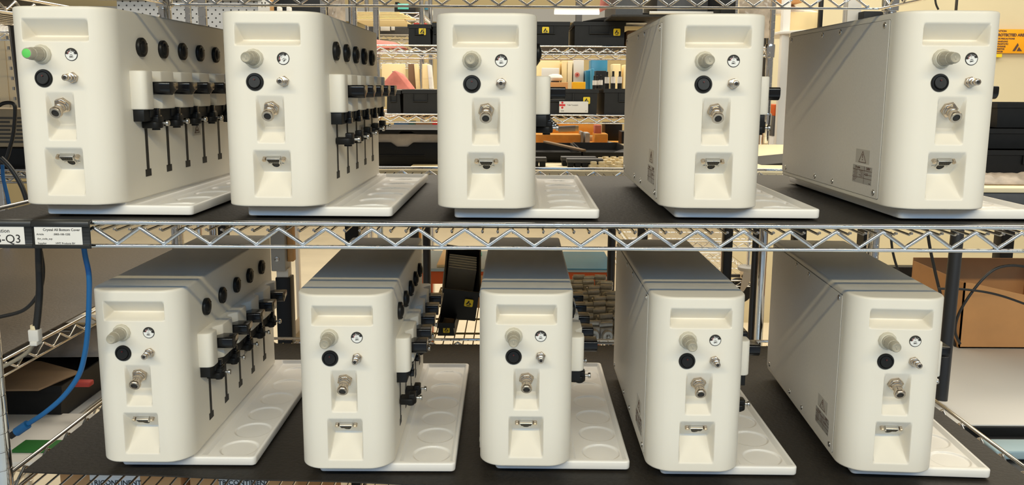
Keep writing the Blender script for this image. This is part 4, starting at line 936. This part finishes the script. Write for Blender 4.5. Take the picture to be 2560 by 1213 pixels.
# blue covered table with orange drawer
zt = -.55
tb = thing('work_table', (.1, 2.7, ZF), 'far work table with blue mat and orange front', 'table')
yF, yB = ptz(1300, 673, zt).y, ptz(1300, 628, zt).y; xT = ptz(1535, 673, zt).x
MB().box(-.36, xT, yF, yB, zt-.012, zt, .002).build('table_top', 'pale_blue', tb)
MB().box(xT-.30, xT-.002, yF-.004, yB-.02, zt, zt+.004, .001).build('blue_mat', 'blue_mat', tb)
MB().box(-.36, xT, yF+.004, yB-.05, pt(1500, 713, yF).z, zt-.0125, .002).build('orange_drawer', 'orange', tb)
for x in (-.33, xT-.04): MB().box(x-.02, x+.02, yB-.12, yB-.08, ZF, zt-.06).build('leg', 'orange', tb)
adopt(tb)
simple(MB().box(ptz(1188, 640, zt).x, ptz(1204, 640, zt).x, yB-.12, yB-.06, zt+.0006, zt+.006, .001), 'green_tape', 'cyan', 'small teal green strip on the far table by the middle lower unit', 'strip')
simple(MB().box(ptz(1100, 650, zt).x, ptz(1140, 650, zt).x, yF+.02, yB-.03, zt+.0006, zt+.012, .001), 'cream_sheet', 'cream_board', 'cream sheet on the far table above the tilted box', 'sheet')
# far wire cart with caster (right of fourth lower unit)
XW0, XW1, YW0, YW1 = pt(1560, 600, 3.2).x, pt(1885, 600, 3.2).x, 3.0, 3.7
zw = pt(1700, 604, 3.0).z
wc = thing('wire_cart', ((XW0+XW1)/2, 3.3, ZF), 'far wire cart on casters seen over the fourth lower unit', 'cart')
wire_shelf(wc, XW0, XW1, YW0, YW1, zw, step=.03, rr=.004, drop=.03, seg=6); wire_shelf(wc, XW0, XW1, YW0, YW1, zw-.20, step=.03, rr=.004, drop=.03, seg=6)
xc_ = pt(1872, 690, 3.0).x; zc_ = pt(1872, 678, 3.0).z
post(wc, xc_, 3.02, zc_, zw+.4, .011, n=10, grooves=False)
cs = MB().lathe([(.048, 0), (.052, .006), (.052, .018), (.046, .022)], (xc_, 3.02, zc_), (0, 0, 1), 24).build('bumper_disc', 'grey_paint', wc)
wz = pt(1872, 728, 3.0).z
MB().cyl((xc_-.04, 3.0, wz), (xc_-.04, 3.035, wz), .062, 28).build('caster_wheel', 'black_matte', wc); MB().hull([(xc_-.030, 2.99, zc_), (xc_+.035, 2.99, zc_), (xc_-.045, 2.99, wz), (xc_-.025, 2.99, wz), (xc_-.030, 3.045, zc_), (xc_+.035, 3.045, zc_), (xc_-.045, 3.045, wz), (xc_-.025, 3.045, wz)]).build('caster_fork', 'nickel', wc)
MB().box(xc_-.16, xc_-.04, 3.01, 3.03, zc_-.035, zc_-.022).build('brake_lever', 'dark_metal', wc); adopt(wc)
p_ = thing('black_upright', tuple(pt(1817, 640, 1.9)), 'black upright post behind the right edge of the fourth lower unit', 'post'); MB().box(-.016, .016, -.016, .016, -.9, .12, .002).build('post_body', 'black_matte', p_)
cp = thing('chrome_upright', tuple(pt(1903, 700, 1.25)), 'shiny chrome post standing left of the far right lower unit', 'post'); post(cp, 0, 0, -.40, .30, .0127, n=16, grooves=False); post(cp, -.016, .02, -.40, .30, .009, 'dark_metal', n=12, grooves=False)
# right: bench with white top, carton, black frame
zr = -.55; YBf, YBb = ptz(2450, 1062, zr).y, ptz(2450, 862, zr).y
bR = thing('workbench', (1.35, 1.0, ZF), 'white topped bench beyond the right end of the lower shelf', 'workbench')
MB().box(.95, 2.2, YBf, YBb, zr-.004, zr, .001).build('bench_top', 'white_paint', bR); MB().box(.95, 2.2, YBf-.003, YBb-.005, zr-.030, zr-.0045, .001).build('bench_edge', 'black_matte', bR)
for x in (1.0, 2.1): MB().box(x-.02, x+.02, YBb-.1, YBb-.06, ZF, zr-.03).build('leg', 'black_matte', bR)
adopt(bR)
p_ = thing('black_upright', tuple(pt(2396, 640, .86)), 'ribbed black post right of the far right lower unit', 'post')
a_, b_ = pt(2396, 555, .80), pt(2352, 1000, .76); c0 = Vector(p_.location)
mbp = MB().cyl(b_-c0, a_-c0, .0142, 20); mbp.build('post_body', 'dark_metal', p_)
fr_ = thing('steel_stand', (1.6, 1.9, ZF), 'black steel frame against the cream wall at far right', 'frame')
a_ = pt(2260, 668, 1.9); b_ = pt(2700, 696, 1.9); MB().box(a_.x-.1, b_.x, 1.9, 1.94, b_.z, a_.z, .002).build('cross_bar', 'black_matte', fr_)
xq = pt(2508, 640, 1.9).x; MB().box(xq-.024, xq+.024, 1.88, 1.93, ZF, .02, .002).build('upright', 'black_matte', fr_); adopt(fr_)
# cardboard box, open flaps
Yc = YBb-.012-.30; Yc = ptz(2480, 866, zr).y-.02; x0 = pt(2403, 800, Yc).x; x1 = x0+.36; zt = pt(2480, 708, Yc).z
bR2 = thing('back_bench', (1.5, Yc+.2, ZF), 'second bench directly behind the white bench, carrying the cardboard box', 'bench')
MB().box(1.0, 2.3, YBb+.002, YBb+.5, zr-.03, zr-.0005, .002).build('bench_top', 'white_paint', bR2)
for x in (1.05, 2.2): MB().box(x-.02, x+.02, YBb+.4, YBb+.44, ZF, zr-.03).build('leg', 'black_matte', bR2)
adopt(bR2)
cb = thing('cardboard_box', ((x0+x1)/2, Yc+.15, zr), 'open brown cardboard box with black cables behind the right bench', 'carton')
q = MB(); q.prism([(x0, zr+.001), (x1, zr+.001), (x1, zt-.075), (x0+.02, zt), (x0, zt)], Yc, Yc+.004, 'xz'); q.box(x0, x0+.004, Yc, Yc+.30, zr+.001, zt); q.box(x0, x1, Yc+.296, Yc+.30, zr+.001, zt+.01); q.box(x1-.004, x1, Yc, Yc+.3, zr+.001, zt); q.box(x0, x1, Yc, Yc+.3, zr+.001, zr+.004); q.build('box_body', 'cardboard', cb)
adopt(cb)
cable([pt(2570, 668, .95), pt(2530, 664, .95), pt(2490, 672, .95), pt(2455, 700, .95), pt(2420, 745, .95), pt(2395, 790, .95), pt(2388, 830, .95), pt(2400, 860, .95)], .0035, 'black_cable', 'cable_black', 'black cable arching over the cardboard box')
cable([pt(2345, 722, .94), pt(2400, 723, .94), pt(2460, 730, .94), pt(2510, 742, .94), pt(2575, 765, .94)], .0030, 'black_cable', 'cable_black', 'thin black cable crossing in front of the cardboard box')
cable([pt(2226, 580, 1.3), pt(2232, 630, 1.3), pt(2245, 675, 1.3), pt(2260, 700, 1.3)], .0035, 'black_cable', 'cable_black', 'short black cable hanging behind the truss above the far right lower unit')
cable([pt(2316, 560, 1.2), pt(2325, 620, 1.2), pt(2340, 690, 1.2), pt(2352, 740, 1.2), pt(2365, 800, 1.2), pt(2388, 865, 1.2)], .0042, 'black_cable', 'cable_black', 'long black cable slanting down past the far right lower unit')
simple(MB().box(-.06, .06, -.03, .03, 0, .02, .004).cyl((-.03, -.031, .010), (-.03, -.028, .010), .006, 12), 'clear_blue_case', 'pale_blue', 'pale blue plastic lid below the right bench edge', 'lid').location = (pt(2540, 1130, .55).x, .55, pt(2540, 1135, .55).z)
simple(MB().box(.90, 1.6, .40, .70, ZF, pt(2540, 1138, .55).z-.001, .004), 'dark_crate', 'dark_metal', 'dark crate standing low at the right picture edge', 'crate')
# right upper: black boxes, foil, sign, white frame
wb = MB(); zq = pt(2500, 470, .95).z
uR = thing('side_table', (1.3, 1.2, ZF), 'pale side table carrying black boxes right of the far right upper unit', 'table')
MB().box(pt(2455, 470, .95).x, 2.0, .95, 1.6, zq-.012, zq, .002).build('table_top', 'white_parts', uR); MB().box(pt(2455, 470, .95).x+.01, 2.0, .96, 1.6, zq-.075, zq-.0125, .001).build('table_front', 'esd_grey', uR)
for x in (1.15, 1.9): MB().box(x-.02, x+.02, 1.45, 1.5, ZF, zq-.07).build('leg', 'black_matte', uR)
adopt(uR)
bin_('storage_box', pt(2462, 400, 1.15).x, pt(2462, 400, 1.15).x+.34, 1.15, 1.45, zq+.001, pt(2470, 376, 1.15).z, 'dark storage box lowest in the stack on the right side table', mtl='esd_black', cut=True)
bin_('storage_box', pt(2466, 380, 1.2).x, pt(2466, 380, 1.2).x+.34, 1.2, 1.5, pt(2470, 376, 1.15).z+.001, pt(2475, 322, 1.2).z, 'black storage box in the middle of the stack on the right side table', mtl='esd_black', cut=False)
bin_('storage_box', pt(2490, 300, 1.25).x, pt(2490, 300, 1.25).x+.34, 1.25, 1.5, pt(2475, 322, 1.2).z+.001, pt(2495, 258, 1.25).z, 'black storage box topmost in the stack, under the yellow sign', mtl='esd_black', cut=False)
r_ = random.Random(5); b = bmesh.new(); g = []
x0 = pt(2462, 450, 1.0).x
for i in range(25):
    g.append([b.verts.new((x0+i*.014, 1.0+j*.016, zq+.003+(.018+.008*r_.random())*math.sin(PI*j/9)*min(1, i/3+.3))) for j in range(10)])
for i in range(24):
    for j in range(9): b.faces.new((g[i][j], g[i+1][j], g[i+1][j+1], g[i][j+1]))
bmesh.ops.solidify(b, geom=b.faces[:], thickness=.002); m_ = MB(); m_.bm = b
simple(m_, 'bubble_wrap', 'clear_bag', 'crumpled clear bubble wrap before the dark boxes on the side table', 'bubble wrap')
YS = 3.97; x0, z1 = pt(2400, 75, YS).x, pt(2500, 73, YS).z; x1, z0 = pt(2600, 130, YS).x, pt(2500, 133, YS).z
sg = thing('warning_sign', ((x0+x1)/2, YS, z0), 'yellow warning sign on the cream wall at upper right', 'sign')
MB().box(x0, x1, YS, YS+.02, z0, z1, .001).build('sign_board', 'sign_yellow', sg)
def stx(s, px, py, size, al='LEFT', bo=.0006): q = pt(px, py, YS-.002); text('lettering', s, size, 'ink_brown', sg, frame((q.x, YS-.0012, q.z), (1, 0, 0), (0, 0, 1)), al, bo)
stx('ATTENTION', 2517, 78, .0155, 'RIGHT'); stx('ESD PROTECTED AREA', 2567, 88, .0220, 'RIGHT', .0012); stx('OBSERVE PRECAUTIONS', 2537, 97, .0125, 'RIGHT')
for i, s in enumerate(('FOR HANDLING', 'ELECTROSTATIC', 'DISCHARGE', 'SENSITIVE', 'DEVICES')): stx(s, (2520, 2521, 2514, 2511, 2507)[i], 104+6.3*i, .0125, 'RIGHT')
q = pt(2544, 119, YS-.002); fr = frame((q.x, YS-.001, q.z), (1, 0, 0), (0, 0, 1)); s = .058
tm = MB().prism([(-s*.5, -s*.36), (-s*.02, s*.46), (s*.10, s*.24), (-s*.22, -s*.36)], 0, .001, 'xy', mtx=fr); tm.prism([(-s*.06, -s*.36), (s*.14, s*.06), (s*.5, -s*.36)], 0, .001, 'xy', mtx=fr); tm.build('printed_symbol', 'ink_brown', sg)
adopt(sg)
x0_, z0_ = pt(2484, 143, YS).x, pt(2484, 143, YS).z
simple(MB().box(x0_, pt(2505, 140, YS).x, YS, YS+.02, z0_, pt(2505, 135, YS).z), 'yellow_tag', 'esd_yellow', 'small yellow tag on the wall below the warning sign', 'tag')
# white shelving frame with boxes between fourth and fifth upper units
YF_ = 2.35; wf = thing('white_shelving_frame', tuple(pt(2040, 80, YF_)), 'white shelving frame behind the gap left of the far right upper unit', 'shelf')
def wfb(n_, px0, py0, px1, py1, Y, d, mt='white_paint', bev=.002): return MB().box(*pbox(px0, py0, px1, py1, Y, d), bev).build(n_, mt, wf)
wfb('upright', 1950, 520, 1962, -40, YF_, .03); wfb('upright', 2117, 60, 2158, -40, YF_-.25, .03); sl = wfb('slot_strip', 2112, 60, 2117, -40, YF_-.252, .02, 'grey_paint')
a_, b_ = pt(1950, 78, YF_), pt(2125, 44, YF_-.25)
MB().prism([(a_.x, YF_), (b_.x, YF_-.25), (b_.x, YF_+.25), (a_.x, YF_+.4)], a_.z-.012, a_.z, 'xy', .002).build('shelf_plate', 'white_paint', wf)
wfb('lower_plate', 1930, 382, 1975, 374, YF_, .3); adopt(wf)
zs_ = a_.z
for n_, px0, py0, px1, py1, Y, d, mt, lb_, ct in (
    ('cream_carton', 1970, 78, 2046, 30, YF_+.10, .2, 'cream_board', 'cream carton with orange corner label on the white frame', 'carton'),
    ('black_tube', 2046, 80, 2062, -30, YF_+.05, .02, 'black_matte', 'black vertical tube behind the white frame', 'tube'),
    ('brown_carton', 1975, 6, 2010, -30, YF_+.05, .2, 'cardboard', 'brown carton at the top edge over the white frame', 'carton'),
    ('orange_carton', 1936, 290, 1968, 262, YF_+.06, .2, 'orange', 'orange carton low in the white frame beside the fourth unit', 'carton'),
    ('dark_parcel', 1932, 340, 1968, 290.5, YF_+.06, .2, 'esd_grey', 'dark parcel below the orange carton in the white frame', 'parcel'),
    ('white_parcel', 1932, 374, 1968, 340.5, YF_+.06, .2, 'paper', 'white parcel at the bottom of the white frame', 'parcel'),
    ('blue_bottle', 1948, 415, 1954, 384, YF_+.02, .03, 'cable_blue', 'blue bottle under the white frame beside the fifth upper unit', 'bottle'),
    ('black_carton', 2158, 60, 2225, 28, YF_-.3, .2, 'esd_black', 'black box over the side panel of the far right upper unit', 'box'),
    ('dark_pole', 2391, 40, 2399, -30, 2.2, .02, 'dark_metal', 'thin dark pole rising behind the far right upper unit', 'pole')):
    simple(MB().box(*pbox(px0, py0, px1, py1, Y, d), .002), n_, mt, lb_, ct)
simple(MB().box(*pbox(1960, 66, 1974, 54, YF_+.095, .004)), 'orange_label', 'orange', 'orange label on the cream carton corner', 'label')
simple(MB().hull([(-.09, 0, 0), (.09, 0, .004), (.1, .1, 0), (-.09, .1, 0), (-.09, .03, .045), (-.02, .04, .040), (.08, .04, .010)], .003), 'folded_plastic_film', 'clear_bag', 'folded clear plastic film on top of the cream carton', 'film').location = tuple(pt(2000, 34, YF_+.1))
cable([pt(2337, -10, 1.6), pt(2340, 10, 1.6), pt(2346, 24, 1.6)], .003, 'black_cable', 'cable_black', 'thin black wire rising over the top of the far right upper unit')
# cartons below the lower shelf
for i, (pa, pb, la, lb_, tx) in enumerate(((150, 452, 226, 351, 290), (474, 745, 548, 668, 610))):
    Yq = .118; X0, X1 = pt(pa, 1205, Yq).x, pt(pb, 1205, Yq).x
    cbx = thing('cardboard_box', ((X0+X1)/2, Yq, -.75), 'brown carton with white printed label under the lower shelf, %s' % ('below the leftmost lower unit', 'left of the second lower unit')[i], 'carton')
    zc = ZS['base']-.008
    MB().box(X0, X1, Yq, Yq+.30, zc, -.402, .002).build('carton_body', 'cardboard', cbx)
    lbx = MB().box(pt(la, 1205, Yq).x, pt(lb_, 1205, Yq).x, Yq-.0010, Yq+.0002, -.47, -.403).build('white_label', 'paper', cbx)
    q = pt(tx, 1207, Yq); text('lettering', 'TRICONTINENT', .0108, 'ink', lbx, frame((q.x, Yq-.0014, q.z), (1, 0, 0), (0, 0, 1)), bold=.0002)
    adopt(cbx)
